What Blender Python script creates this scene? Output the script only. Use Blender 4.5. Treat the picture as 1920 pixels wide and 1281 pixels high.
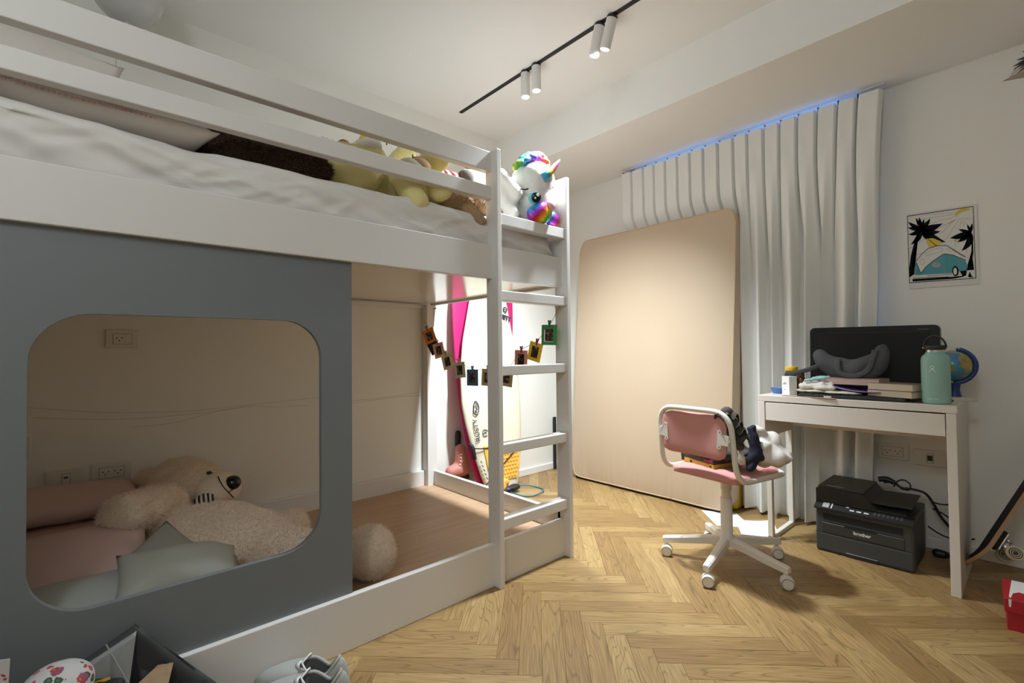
import bpy, bmesh, math, random
import numpy as np
from mathutils import Vector, Matrix, Euler, Quaternion, noise

scene = bpy.context.scene
for o in list(bpy.data.objects):
    bpy.data.objects.remove(o)
C = scene.collection
rng = random.Random(7)
R = math.radians

# ------------------------------------------------------------------ camera
cd = bpy.data.cameras.new('camera')
cd.sensor_width = 36.0
cd.lens = 894.93 / 1920 * 36
cd.clip_start = 0.02
cam = bpy.data.objects.new('camera', cd)
C.objects.link(cam)
_yaw, _pit, _rol = R(47.8768), R(1.2196), R(-0.5979)
_F = Vector((-math.sin(_yaw), math.cos(_yaw), 0))
_Rt = Vector((math.cos(_yaw), math.sin(_yaw), 0))
_U = Vector((0, 0, 1))
_F2 = _F * math.cos(_pit) + _U * math.sin(_pit)
_U2 = _U * math.cos(_pit) - _F * math.sin(_pit)
_R3 = _Rt * math.cos(_rol) + _U2 * math.sin(_rol)
_U3 = _U2 * math.cos(_rol) - _Rt * math.sin(_rol)
m = Matrix((_R3, _U3, -_F2)).transposed().to_4x4()
m.translation = (0, 0, 0.985)
cam.matrix_world = m
scene.camera = cam

# ------------------------------------------------------------------ world, exposure
w = bpy.data.worlds.new('dusk_sky')
scene.world = w
w.use_nodes = True
w.node_tree.nodes['Background'].inputs[0].default_value = (0.20, 0.42, 1.0, 1)
w.node_tree.nodes['Background'].inputs[1].default_value = 2.2
scene.view_settings.view_transform = 'Standard'
scene.view_settings.look = 'None'
scene.view_settings.gamma = 1
scene.view_settings.use_curve_mapping = False
scene.view_settings.exposure = 0.20
SPOT_W = (72, 72, 158, 158)          # watts of the four lamp heads seen
FILL_LAMP_W = 24                       # added fill lamp behind the viewer
LAMP_COL = (0.89, 1.0, 1.075)
scene.cycles.use_denoising = True
scene.cycles.max_bounces = 10
scene.cycles.diffuse_bounces = 7
scene.cycles.sample_clamp_indirect = 4.0
scene.cycles.caustics_reflective = False
scene.cycles.caustics_refractive = False

# room planes
XW, YB, HC, HS, YS = -2.766, 3.107, 2.610, 2.333, 2.390
XR, YF = 0.95, -1.60

# ------------------------------------------------------------------ material helpers
def srgb(r, g, b):
    f = lambda c: (c / 255 / 12.92) if c / 255 <= 0.04045 else ((c / 255 + 0.055) / 1.055) ** 2.4
    return (f(r), f(g), f(b), 1)
MATS = {}
def mat(name, col, rough=0.6, bump=0.0, bscale=200.0, var=0.0, vscale=6.0, metal=0.0, sheen=0.0, spec=0.5, coat=0.0, stretch=None):
    if name in MATS: return MATS[name]
    M = bpy.data.materials.new(name); M.use_nodes = True
    nt = M.node_tree; b = nt.nodes['Principled BSDF']
    col = tuple(col) if len(col) == 4 else (*col, 1)
    b.inputs['Base Color'].default_value = col
    b.inputs['Roughness'].default_value = rough
    b.inputs['Metallic'].default_value = metal
    b.inputs['Specular IOR Level'].default_value = spec
    if sheen: b.inputs['Sheen Weight'].default_value = sheen
    if coat: b.inputs['Coat Weight'].default_value = coat
    tc = nt.nodes.new('ShaderNodeTexCoord'); src = tc.outputs['Object']
    if stretch:
        mp = nt.nodes.new('ShaderNodeMapping'); mp.inputs['Scale'].default_value = stretch
        nt.links.new(src, mp.inputs[0]); src = mp.outputs[0]
    if var:
        n = nt.nodes.new('ShaderNodeTexNoise'); n.inputs['Scale'].default_value = vscale; n.inputs['Detail'].default_value = 5
        nt.links.new(src, n.inputs['Vector'])
        mx = nt.nodes.new('ShaderNodeMix'); mx.data_type = 'RGBA'
        mx.inputs[6].default_value = tuple(c * (1 - var) for c in col[:3]) + (1,)
        mx.inputs[7].default_value = tuple(min(1, c * (1 + var)) for c in col[:3]) + (1,)
        nt.links.new(n.outputs[0], mx.inputs[0]); nt.links.new(mx.outputs[2], b.inputs['Base Color'])
    if bump:
        n2 = nt.nodes.new('ShaderNodeTexNoise'); n2.inputs['Scale'].default_value = bscale; n2.inputs['Detail'].default_value = 4
        nt.links.new(src, n2.inputs['Vector'])
        bp = nt.nodes.new('ShaderNodeBump'); bp.inputs['Strength'].default_value = bump; bp.inputs['Distance'].default_value = 0.004
        nt.links.new(n2.outputs[0], bp.inputs['Height']); nt.links.new(bp.outputs[0], b.inputs['Normal'])
    MATS[name] = M
    return M
def emit(name, col, s):
    M = bpy.data.materials.new(name); M.use_nodes = True
    b = M.node_tree.nodes['Principled BSDF']
    b.inputs['Emission Color'].default_value = (*col, 1); b.inputs['Emission Strength'].default_value = s
    return M
def ramp_mat(name, stops, scale, kind='GRADIENT', rough=0.45, axis=(1, 0, 0)):
    """colour bands running along one axis of the piece"""
    M = bpy.data.materials.new(name); M.use_nodes = True
    nt = M.node_tree; b = nt.nodes['Principled BSDF']; b.inputs['Roughness'].default_value = rough
    tc = nt.nodes.new('ShaderNodeTexCoord')
    dot = nt.nodes.new('ShaderNodeVectorMath'); dot.operation = 'DOT_PRODUCT'; dot.inputs[1].default_value = axis
    nz = nt.nodes.new('ShaderNodeTexNoise'); nz.inputs['Scale'].default_value = 18
    nt.links.new(tc.outputs['Object'], dot.inputs[0]); nt.links.new(tc.outputs['Object'], nz.inputs['Vector'])
    ma = nt.nodes.new('ShaderNodeMath'); ma.operation = 'MULTIPLY_ADD'; ma.inputs[1].default_value = scale
    nt.links.new(dot.outputs['Value'], ma.inputs[0])
    m2 = nt.nodes.new('ShaderNodeMath'); m2.operation = 'MULTIPLY_ADD'; m2.inputs[1].default_value = 0.5; m2.inputs[2].default_value = -0.25
    nt.links.new(nz.outputs[0], m2.inputs[0]); nt.links.new(m2.outputs[0], ma.inputs[2])
    fr = nt.nodes.new('ShaderNodeMath'); fr.operation = 'FRACT'; nt.links.new(ma.outputs[0], fr.inputs[0])
    cr = nt.nodes.new('ShaderNodeValToRGB'); el = cr.color_ramp.elements
    while len(el) > 1: el.remove(el[-1])
    for i, c in enumerate(stops):
        e = el[0] if i == 0 else el.new(i / len(stops))
        e.position = i / len(stops); e.color = c
    nt.links.new(fr.outputs[0], cr.inputs[0]); nt.links.new(cr.outputs[0], b.inputs['Base Color'])
    MATS[name] = M
    return M

# ------------------------------------------------------------------ mesh helpers
ROOTM = {}
def root_of(o):
    while o.parent: o = o.parent
    return o
def setprops(o, label=None, cat=None, group=None, kind=None):
    if label: o['label'] = label
    if cat: o['category'] = cat
    if group: o['group'] = group
    if kind: o['kind'] = kind
    return o
def thing(name, label, cat, loc=(0, 0, 0), rot=(0, 0, 0), group=None):
    o = bpy.data.objects.new(name, None); C.objects.link(o)
    o.empty_display_size = 0.05
    o.location = loc; o.rotation_euler = rot
    ROOTM[o.name] = Matrix.Translation(loc) @ Euler(rot).to_matrix().to_4x4()
    return setprops(o, label, cat, group)
def link_mesh(name, me, m, parent=None, smooth=False):
    o = bpy.data.objects.new(name, me); C.objects.link(o)
    for x in (m if isinstance(m, (list, tuple)) else [m]): me.materials.append(x)
    if smooth: me.shade_smooth() if hasattr(me, 'shade_smooth') else [setattr(p, 'use_smooth', True) for p in me.polygons]
    if parent: o.parent = parent
    return o
def obj(name, bm, m, parent=None, smooth=False, local=False, auto=None):
    """bmesh in world coordinates -> one object; under a parent it is moved into the frame of its thing"""
    if parent is not None and not local:
        rt = root_of(parent)
        if rt.name in ROOTM: bm.transform(ROOTM[rt.name].inverted())
    loc = None
    if parent is None and not local:
        vs = [v.co for v in bm.verts]
        c = Vector(((min(v.x for v in vs) + max(v.x for v in vs)) / 2, (min(v.y for v in vs) + max(v.y for v in vs)) / 2, min(v.z for v in vs)))
        bm.transform(Matrix.Translation(-c)); loc = c
    bmesh.ops.recalc_face_normals(bm, faces=bm.faces)
    me = bpy.data.meshes.new(name); bm.to_mesh(me); bm.free()
    o = link_mesh(name, me, m, parent, smooth)
    if loc is not None:
        o.location = loc
        ROOTM[o.name] = Matrix.Translation(loc)
    if smooth and auto:
        me.set_sharp_from_angle(angle=R(auto))
    return o
def struct(name, bm, m, parent=None, smooth=False):
    o = obj(name, bm, m, parent, smooth, local=parent is None)
    if parent is None: o['kind'] = 'structure'
    return o
def BM(): return bmesh.new()
def box(bm, x0, x1, y0, y1, z0, z1, M=None):
    x0, x1 = sorted((x0, x1)); y0, y1 = sorted((y0, y1)); z0, z1 = sorted((z0, z1))
    co = [(x, y, z) for x in (x0, x1) for y in (y0, y1) for z in (z0, z1)]
    vs = [bm.verts.new(M @ Vector(c) if M else c) for c in co]
    for f in ((0, 1, 3, 2), (4, 6, 7, 5), (0, 4, 5, 1), (2, 3, 7, 6), (0, 2, 6, 4), (1, 5, 7, 3)):
        bm.faces.new([vs[i] for i in f])
    return vs
def rbox(x0, x1, y0, y1, z0, z1, r=0.004, seg=2, M=None, bm=None):
    b = BM(); box(b, x0, x1, y0, y1, z0, z1)
    bmesh.ops.bevel(b, geom=list(b.edges), offset=r, segments=seg, profile=0.5, affect='EDGES')
    if M: b.transform(M)
    if bm is None: return b
    merge(bm, b); return bm
def merge(bm, other):
    me = bpy.data.meshes.new('tmp'); other.to_mesh(me); other.free(); bm.from_mesh(me); bpy.data.meshes.remove(me)
def frame_from(d):
    d = Vector(d).normalized()
    a = Vector((0, 0, 1)) if abs(d.z) < 0.9 else Vector((1, 0, 0))
    u = d.cross(a).normalized(); v = d.cross(u).normalized()
    return u, v
def tube(bm, pts, r, n=8, closed=False, caps=True, flat=None):
    """swept round (or flattened) bar through the points"""
    pts = [Vector(p) for p in pts]; N = len(pts)
    rr = r if isinstance(r, (list, tuple)) else [r] * N
    rings = []; u = None
    for i, p in enumerate(pts):
        a = pts[(i - 1) % N] if (i > 0 or closed) else p
        b = pts[(i + 1) % N] if (i < N - 1 or closed) else p
        d = (b - a).normalized() if (b - a).length > 1e-9 else Vector((0, 0, 1))
        if u is None: u, v = frame_from(d)
        else:
            u = (u - d * u.dot(d)); u = u.normalized() if u.length > 1e-6 else frame_from(d)[0]
            v = d.cross(u).normalized()
        fu, fv = flat if flat else (1, 1)
        rings.append([bm.verts.new(p + (u * math.cos(2 * math.pi * k / n) * fu + v * math.sin(2 * math.pi * k / n) * fv) * rr[i]) for k in range(n)])
    for i in range(N if closed else N - 1):
        A, B = rings[i], rings[(i + 1) % N]
        for k in range(n): bm.faces.new((A[k], A[(k + 1) % n], B[(k + 1) % n], B[k]))
    if caps and not closed:
        bm.faces.new(rings[0][::-1]); bm.faces.new(rings[-1])
    return bm
def smooth_path(pts, k=6, closed=False):
    P = [Vector(p) for p in pts]; out = []; N = len(P)
    for i in range(N if closed else N - 1):
        p0 = P[(i - 1) % N] if (i > 0 or closed) else P[i]; p1 = P[i]; p2 = P[(i + 1) % N]
        p3 = P[(i + 2) % N] if (i < N - 2 or closed) else p2
        for j in range(k):
            t = j / k
            out.append(0.5 * ((2 * p1) + (p2 - p0) * t + (2 * p0 - 5 * p1 + 4 * p2 - p3) * t * t + (3 * p1 - p0 - 3 * p2 + p3) * t ** 3))
    if not closed: out.append(P[-1])
    return out
def round_poly(pts, r, k=5):
    """polyline with rounded corners"""
    P = [Vector(p) for p in pts]; out = [P[0]]
    for i in range(1, len(P) - 1):
        a = (P[i - 1] - P[i]); b = (P[i + 1] - P[i])
        ra = min(r, a.length * 0.45, b.length * 0.45)
        s = P[i] + a.normalized() * ra; e = P[i] + b.normalized() * ra
        for j in range(k + 1):
            t = j / k
            out.append(s * (1 - t) ** 2 + P[i] * 2 * t * (1 - t) + e * t * t)
    out.append(P[-1]); return out
def lathe(bm, prof, cx, cy, n=28, M=None, cap=True):
    rings = []
    for (r, z) in prof:
        ring = []
        for k in range(n):
            a = 2 * math.pi * k / n
            p = Vector((cx + r * math.cos(a), cy + r * math.sin(a), z))
            ring.append(bm.verts.new(M @ p if M else p))
        rings.append(ring)
    for A, B in zip(rings, rings[1:]):
        for k in range(n): bm.faces.new((A[k], A[(k + 1) % n], B[(k + 1) % n], B[k]))
    if cap:
        bm.faces.new(rings[0][::-1]); bm.faces.new(rings[-1])
    return bm
def ell(bm, c, r, rot=(0, 0, 0), seg=20, rings=12):
    r = r if isinstance(r, (list, tuple)) else (r, r, r)
    M = Matrix.Translation(c) @ (rot.to_matrix().to_4x4() if isinstance(rot, Quaternion) else Euler(rot).to_matrix().to_4x4()) @ Matrix.Diagonal((*r, 1))
    bmesh.ops.create_uvsphere(bm, u_segments=seg, v_segments=rings, radius=1, matrix=M)
    return bm
def capsule(bm, p0, p1, r0, r1, n=6):
    p0, p1 = Vector(p0), Vector(p1)
    for i in range(n + 1):
        t = i / n
        ell(bm, p0.lerp(p1, t), r0 + (r1 - r0) * t, seg=14, rings=8)
    return bm
def disc(d):
    return Vector((0, 0, 1)).rotation_difference(Vector(d).normalized())
def solid_from(bm, voxel=0.012, it=6, fac=0.5, bump=0.0, bs=12, seed=0, fold=None):
    """union of overlapping rounded solids as ONE continuous skin"""
    me = bpy.data.meshes.new('raw'); bm.to_mesh(me); bm.free()
    o = bpy.data.objects.new('raw', me); C.objects.link(o)
    a = o.modifiers.new('r', 'REMESH'); a.mode = 'VOXEL'; a.voxel_size = voxel
    s = o.modifiers.new('s', 'SMOOTH'); s.iterations = it; s.factor = fac
    dg = bpy.context.evaluated_depsgraph_get()
    me2 = bpy.data.meshes.new_from_object(o.evaluated_get(dg))
    bpy.data.objects.remove(o); bpy.data.meshes.remove(me)
    b = BM(); b.from_mesh(me2); bpy.data.meshes.remove(me2)
    if bump or fold:
        b.normal_update()
        for v in b.verts:
            d = 0
            if bump: d += noise.noise(v.co * bs + Vector((seed, seed * 2, 0))) * bump
            if fold:
                q = Vector((v.co.x * fold[1][0], v.co.y * fold[1][1], v.co.z * fold[1][2])) + Vector((seed, 0, seed))
                d += (abs(noise.noise(q)) - 0.3) * fold[0]
            v.co += v.normal * d
    return b
def fur(parent, m, n, length, width=0.0022, seed=1, lean=(0, 0, -0.3), curl=0.7):
    """short pile over the whole skin of the plush: one mass of tufts"""
    me = parent.data; me.calc_loop_triangles()
    r = np.random.default_rng(seed)
    co = np.empty(len(me.vertices) * 3); me.vertices.foreach_get('co', co); co = co.reshape(-1, 3)
    tri = np.empty(len(me.loop_triangles) * 3, dtype=np.int32); me.loop_triangles.foreach_get('vertices', tri); tri = tri.reshape(-1, 3)
    A, B, D = co[tri[:, 0]], co[tri[:, 1]], co[tri[:, 2]]
    nr = np.cross(B - A, D - A); ar = np.linalg.norm(nr, axis=1); nr = nr / (ar[:, None] + 1e-12)
    i = r.choice(len(tri), n, p=ar / ar.sum())
    u = r.random((n, 1)); v = r.random((n, 1)); fl = (u + v) > 1; u = np.where(fl, 1 - u, u); v = np.where(fl, 1 - v, v)
    P = A[i] + (B[i] - A[i]) * u + (D[i] - A[i]) * v; N = nr[i]
    d = N + r.normal(0, curl, (n, 3)) + np.array(lean); d /= np.linalg.norm(d, axis=1)[:, None]
    t = np.cross(d, r.normal(0, 1, (n, 3))); t /= np.linalg.norm(t, axis=1)[:, None] + 1e-9
    L = length * (0.6 + 0.8 * r.random((n, 1)))
    base = P - N * 0.001
    V = np.stack([base - t * width, base + t * width, base + d * L], 1).reshape(-1, 3)
    fm = bpy.data.meshes.new('fur'); fm.vertices.add(3 * n); fm.vertices.foreach_set('co', V.ravel())
    fm.loops.add(3 * n); fm.loops.foreach_set('vertex_index', np.arange(3 * n, dtype=np.int32))
    fm.polygons.add(n); fm.polygons.foreach_set('loop_start', np.arange(0, 3 * n, 3, dtype=np.int32))
    fm.update(); fm.validate()
    o = link_mesh('fur', fm, m, parent); o['kind'] = 'stuff'
    return o
def pillow(w, h, t, M, seed=0, n=26, wr=0.012, puff=0.5):
    """stuffed cushion: two bulging sheets meeting in a pointed-cornered seam"""
    bm = BM(); grid = {}
    for side in (1, -1):
        for i in range(n + 1):
            for j in range(n + 1):
                a, b = i / n * 2 - 1, j / n * 2 - 1
                edge = i in (0, n) or j in (0, n)
                if edge and side == -1: grid[(side, i, j)] = grid[(1, i, j)]; continue
                k = ((1 - a * a) * (1 - b * b)) ** puff
                pin = 1 - 0.07 * (a * a * (1 - b * b) + b * b * (1 - a * a)) * 0 - 0.06 * ((1 - b * b) * a * a + (1 - a * a) * b * b)
                x, y = a * w / 2 * pin, b * h / 2 * pin
                z = side * t / 2 * k
                q = Vector((x * 5 + seed * 3.1, y * 5, side * 2.0 + seed))
                z += noise.noise(q) * wr * (0.3 + k) * 1.2 + abs(noise.noise(q * 2.3)) * wr * 0.6 * (1 - k * 0.6)
                grid[(side, i, j)] = bm.verts.new(M @ Vector((x, y, z)))
    for side in (1, -1):
        for i in range(n):
            for j in range(n):
                f = [grid[(side, i, j)], grid[(side, i + 1, j)], grid[(side, i + 1, j + 1)], grid[(side, i, j + 1)]]
                bm.faces.new(f if side == 1 else f[::-1])
    return bm
def TR(loc, rot=(0, 0, 0), s=(1, 1, 1)):
    return Matrix.Translation(loc) @ Euler(rot).to_matrix().to_4x4() @ Matrix.Diagonal((*s, 1))
def axes(loc, x, y, z):
    M = Matrix((Vector(x), Vector(y), Vector(z))).transposed().to_4x4(); M.translation = loc; return M
def text_bm(body, size, M, ext=0.0004, bold=0.0):
    cu = bpy.data.curves.new('t', 'FONT'); cu.body = body; cu.size = size; cu.extrude = ext; cu.align_x = 'CENTER'; cu.align_y = 'CENTER'; cu.offset = bold
    cu.resolution_u = 3
    o = bpy.data.objects.new('t', cu); C.objects.link(o)
    dg = bpy.context.evaluated_depsgraph_get()
    me = bpy.data.meshes.new_from_object(o.evaluated_get(dg))
    bpy.data.objects.remove(o); b = BM(); b.from_mesh(me); bpy.data.meshes.remove(me)
    b.transform(M); return b
def plate(pts, M, t=0.001, bm=None):
    """flat cut-out of some thickness from a 2-D outline, standing on the M frame's xy plane"""
    b = bm or BM()
    lo = [b.verts.new(M @ Vector((x, y, 0))) for x, y in pts]
    hi = [b.verts.new(M @ Vector((x, y, t))) for x, y in pts]
    N = len(pts)
    for i in range(N): b.faces.new((lo[i], lo[(i + 1) % N], hi[(i + 1) % N], hi[i]))
    f1 = b.faces.new(lo[::-1]); f2 = b.faces.new(hi)
    bmesh.ops.triangulate(b, faces=[f1, f2])
    return b
def sheet(P, nu, nv, t=0.0, fn=None, bm=None):
    """quad patch between four corners; fn(u,v)->offset"""
    b = bm or BM(); P = [Vector(p) for p in P]; g = []
    nrm = (P[1] - P[0]).cross(P[3] - P[0]).normalized()
    for s in ((0,) if not t else (0, 1)):
        gg = []
        for j in range(nv + 1):
            row = []
            for i in range(nu + 1):
                u, v = i / nu, j / nv
                p = (P[0] * (1 - u) + P[1] * u) * (1 - v) + (P[3] * (1 - u) + P[2] * u) * v
                if fn: p = p + (fn(u, v) if isinstance(fn(u, v), Vector) else nrm * fn(u, v))
                row.append(b.verts.new(p + nrm * t * s))
            gg.append(row)
        g.append(gg)
    for k, gg in enumerate(g):
        for j in range(nv):
            for i in range(nu):
                f = [gg[j][i], gg[j][i + 1], gg[j + 1][i + 1], gg[j + 1][i]]
                b.faces.new(f if k else f[::-1])
    if t:
        a, c = g
        for i in range(nu):
            b.faces.new((a[0][i], a[0][i + 1], c[0][i + 1], c[0][i])); b.faces.new((a[nv][i + 1], a[nv][i], c[nv][i], c[nv][i + 1]))
        for j in range(nv):
            b.faces.new((a[j + 1][0], a[j][0], c[j][0], c[j + 1][0])); b.faces.new((a[j][nu], a[j + 1][nu], c[j + 1][nu], c[j][nu]))
    return b

# ================================================================== the setting
M_wall = mat('wall_paint', (0.78, 0.765, 0.715), 0.85, bump=0.06, bscale=350)
M_ceil = mat('ceiling_paint', (0.84, 0.835, 0.81), 0.9)
M_trim = mat('trim_white', (0.76, 0.74, 0.71), 0.5)
M_bedw = mat('bed_lacquer', (0.70, 0.675, 0.65), 0.35, bump=0.02, bscale=60)
M_black = mat('black_plastic', (0.012, 0.012, 0.013), 0.45)
M_blackm = mat('black_matte', (0.010, 0.010, 0.011), 0.7)
M_grout = mat('joint_dark', (0.03, 0.018, 0.009), 0.9)

def oak():
    M = bpy.data.materials.new('oak_plank'); M.use_nodes = True
    nt = M.node_tree; b = nt.nodes['Principled BSDF']; L = nt.links
    tc = nt.nodes.new('ShaderNodeTexCoord'); oi = nt.nodes.new('ShaderNodeObjectInfo')
    off = nt.nodes.new('ShaderNodeVectorMath'); off.operation = 'SCALE'; off.inputs[0].default_value = (3.7, 9.1, 5.3)
    L.new(oi.outputs['Random'], off.inputs['Scale'])
    off2 = nt.nodes.new('ShaderNodeVectorMath'); off2.operation = 'SCALE'; off2.inputs['Scale'].default_value = 7
    L.new(off.outputs[0], off2.inputs[0])
    ad = nt.nodes.new('ShaderNodeVectorMath'); L.new(tc.outputs['Object'], ad.inputs[0]); L.new(off2.outputs[0], ad.inputs[1])
    mp = nt.nodes.new('ShaderNodeMapping'); mp.inputs['Scale'].default_value = (1.25, 11, 11); L.new(ad.outputs[0], mp.inputs[0])
    n1 = nt.nodes.new('ShaderNodeTexNoise'); n1.inputs['Scale'].default_value = 1.5; n1.inputs['Detail'].default_value = 0.6; L.new(mp.outputs[0], n1.inputs['Vector'])
    # cathedral rings: iso-lines of a stretched noise field
    mul = nt.nodes.new('ShaderNodeMath'); mul.operation = 'MULTIPLY'; mul.inputs[1].default_value = 15; L.new(n1.outputs[0], mul.inputs[0])
    sn = nt.nodes.new('ShaderNodeMath'); sn.operation = 'PINGPONG'; sn.inputs[1].default_value = 0.5; L.new(mul.outputs[0], sn.inputs[0])
    cr = nt.nodes.new('ShaderNodeValToRGB'); cr.color_ramp.elements[0].position = 0.0; cr.color_ramp.elements[0].color = (0.48, 0.46, 0.44, 1)
    cr.color_ramp.elements[1].position = 0.13; cr.color_ramp.elements[1].color = (1, 1, 1, 1); L.new(sn.outputs[0], cr.inputs[0])
    mp2 = nt.nodes.new('ShaderNodeMapping'); mp2.inputs['Scale'].default_value = (9, 190, 190); L.new(ad.outputs[0], mp2.inputs[0])
    n2 = nt.nodes.new('ShaderNodeTexNoise'); n2.inputs['Scale'].default_value = 1; n2.inputs['Detail'].default_value = 5; L.new(mp2.outputs[0], n2.inputs['Vector'])
    cr2 = nt.nodes.new('ShaderNodeValToRGB'); cr2.color_ramp.elements[0].position = 0.3; cr2.color_ramp.elements[0].color = (0.62, 0.60, 0.58, 1)
    cr2.color_ramp.elements[1].position = 0.62; cr2.color_ramp.elements[1].color = (1, 1, 1, 1); L.new(n2.outputs[0], cr2.inputs[0])
    base = nt.nodes.new('ShaderNodeValToRGB'); e = base.color_ramp.elements
    e[0].color = (0.285, 0.168, 0.062, 1); e[1].color = (0.43, 0.285, 0.118, 1)
    k = e.new(0.5); k.color = (0.365, 0.230, 0.088, 1); L.new(oi.outputs['Random'], base.inputs[0])
    m1 = nt.nodes.new('ShaderNodeMix'); m1.data_type = 'RGBA'; m1.blend_type = 'MULTIPLY'; m1.inputs[0].default_value = 0.75
    L.new(base.outputs[0], m1.inputs[6]); L.new(cr.outputs[0], m1.inputs[7])
    m2 = nt.nodes.new('ShaderNodeMix'); m2.data_type = 'RGBA'; m2.blend_type = 'MULTIPLY'; m2.inputs[0].default_value = 0.85
    L.new(m1.outputs[2], m2.inputs[6]); L.new(cr2.outputs[0], m2.inputs[7])
    L.new(m2.outputs[2], b.inputs['Base Color'])
    b.inputs['Roughness'].default_value = 0.42
    bp = nt.nodes.new('ShaderNodeBump'); bp.inputs['Strength'].default_value = 0.12; bp.inputs['Distance'].default_value = 0.002
    L.new(cr2.outputs[0], bp.inputs['Height']); L.new(bp.outputs[0], b.inputs['Normal'])
    return M
M_oak = oak()

def clip(poly, x0, x1, y0, y1):
    for ax, lim, s in ((0, x0, 1), (0, x1, -1), (1, y0, 1), (1, y1, -1)):
        out = []
        for i in range(len(poly)):
            a, b = poly[i - 1], poly[i]
            ina, inb = (a[ax] - lim) * s >= 0, (b[ax] - lim) * s >= 0
            if ina != inb:
                t = (lim - a[ax]) / (b[ax] - a[ax]); out.append((a[0] + (b[0] - a[0]) * t, a[1] + (b[1] - a[1]) * t))
            if inb: out.append(b)
        poly = out
        if len(poly) < 3: return []
    return poly
fl = BM(); box(fl, XW - 0.2, XR + 0.2, YF - 0.2, YB + 0.2, -0.10, -0.004)
floor = struct('floor', fl, M_grout)
PW, PL = 0.0731, 0.5117
dV, dH = Vector((-0.70711, 0.70711, 0)), Vector((0.70711, 0.70711, 0))
def plank_faces(bm, poly, org, ang):
    ca, sa = math.cos(-ang), math.sin(-ang)
    P = [Vector(((x - org[0]) * ca - (y - org[1]) * sa, (x - org[0]) * sa + (y - org[1]) * ca, 0)) for x, y in poly]
    N = len(P); ins = []
    for i in range(N):
        a, b, c = P[i - 1], P[i], P[(i + 1) % N]
        d1, d2 = (b - a), (c - b)
        if d1.length < 1e-6 or d2.length < 1e-6: ins.append(b.copy()); continue
        n1 = Vector((-d1.y, d1.x, 0)).normalized(); n2 = Vector((-d2.y, d2.x, 0)).normalized()
        bis = (n1 + n2); bis = bis / max(0.5, (1 + n1.dot(n2)))
        ins.append(b + bis * 0.0009)
    top = [bm.verts.new(p) for p in ins]; mid = [bm.verts.new(p + Vector((0, 0, -0.0016))) for p in P]; lo = [bm.verts.new(p + Vector((0, 0, -0.004))) for p in P]
    bm.faces.new(top)
    for i in range(N):
        j = (i + 1) % N
        bm.faces.new((mid[i], mid[j], top[j], top[i])); bm.faces.new((lo[i], lo[j], mid[j], mid[i]))
def ccw(p):
    return p if sum(p[i - 1][0] * p[i][1] - p[i][0] * p[i - 1][1] for i in range(len(p))) > 0 else p[::-1]
B0 = Vector((-1.088, 0.995, 0)); rest = BM(); shared = {}; nplank = 0
def in_view(c):
    if c.x < -1.82 and c.y < 1.60: return False           # under the bed
    if c.y < 0.40 or c.x > 0.05: return False
    return (c.y * 0.74 + 0.10 > c.x * 1.0) and c.y - 0.905 * (c.x + 0.054) > 1.75 - 1.25 * 1.0 or c.y > 0.9
for i in range(-40, 40):
    for j in range(-6, 6):
        o0 = B0 + Vector((i * PW * 1.41421, j * PL * 1.41421, 0))
        for kind, d, wd in (('v', dV, dH), ('h', -dH, dV)):
            quad = [o0, o0 + d * PL, o0 + d * PL + wd * PW, o0 + wd * PW]
            p = ccw([(q.x, q.y) for q in quad])
            full = all(XW <= x <= XR and YF <= y <= YB for x, y in p)
            q = p if full else clip(p, XW, XR, YF, YB)
            if len(q) < 3: continue
            q = ccw(q)
            c = (quad[0] + quad[2]) / 2; ang = math.atan2(d.y, d.x)
            if in_view(c):
                if full and kind in shared: me = shared[kind]
                else:
                    bm = BM(); plank_faces(bm, q, (c.x, c.y), ang); me = bpy.data.meshes.new('plank'); bm.to_mesh(me); bm.free(); me.materials.append(M_oak)
                    if full: shared[kind] = me
                o = bpy.data.objects.new('plank', me); C.objects.link(o); o.parent = floor
                o.location = (c.x, c.y, 0); o.rotation_euler = (0, 0, ang); nplank += 1
            else: plank_faces(rest, q, (0, 0), 0)
o = obj('plank', rest, M_oak, floor, local=True); o['kind'] = 'stuff'
print('planks', nplank)

# walls: left, back with its window opening, right, front with the closed door behind the camera
bm = BM(); box(bm, XW - 0.2, XW, YF, YB + 0.2, 0, HC + 0.1); wall_left = struct('wall_left', bm, M_wall)
bm = BM()
WX0, WX1, WZ0, WZ1 = -1.98, -0.60, 0.90, 2.31
box(bm, XW, WX0, YB, YB + 0.2, 0, HC + 0.1); box(bm, WX1, XR, YB, YB + 0.2, 0, HC + 0.1)
box(bm, WX0, WX1, YB, YB + 0.2, 0, WZ0); box(bm, WX0, WX1, YB, YB + 0.2, WZ1, HC + 0.1)
wall_back = struct('wall_back', bm, M_wall)
bm = BM(); box(bm, XR, XR + 0.2, YF, YB + 0.2, 0, HC + 0.1); struct('wall_right', bm, M_wall)
bm = BM(); box(bm, XW, -0.2, YF - 0.2, YF, 0, HC + 0.1); box(bm, 0.7, XR, YF - 0.2, YF, 0, HC + 0.1); box(bm, -0.2, 0.7, YF - 0.2, YF, 2.05, HC + 0.1)
struct('wall_front', bm, M_wall)
bm = BM(); box(bm, XW - 0.2, XR + 0.2, YF - 0.2, YB + 0.2, HC, HC + 0.1); ceiling = struct('ceiling', bm, M_ceil)
bm = BM(); box(bm, XW, XR, YS, YB, HS, HC); obj('soffit', bm, M_ceil, ceiling, local=True)
dr = thing('door_1', 'plain white flush door in the wall behind the viewer', None, (0.25, YF, 0)); dr['kind'] = 'structure'
obj('door_leaf', rbox(-0.195, 0.695, YF - 0.06, YF - 0.02, 0.0, 2.045, 0.003, 1), M_trim, dr)
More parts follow.
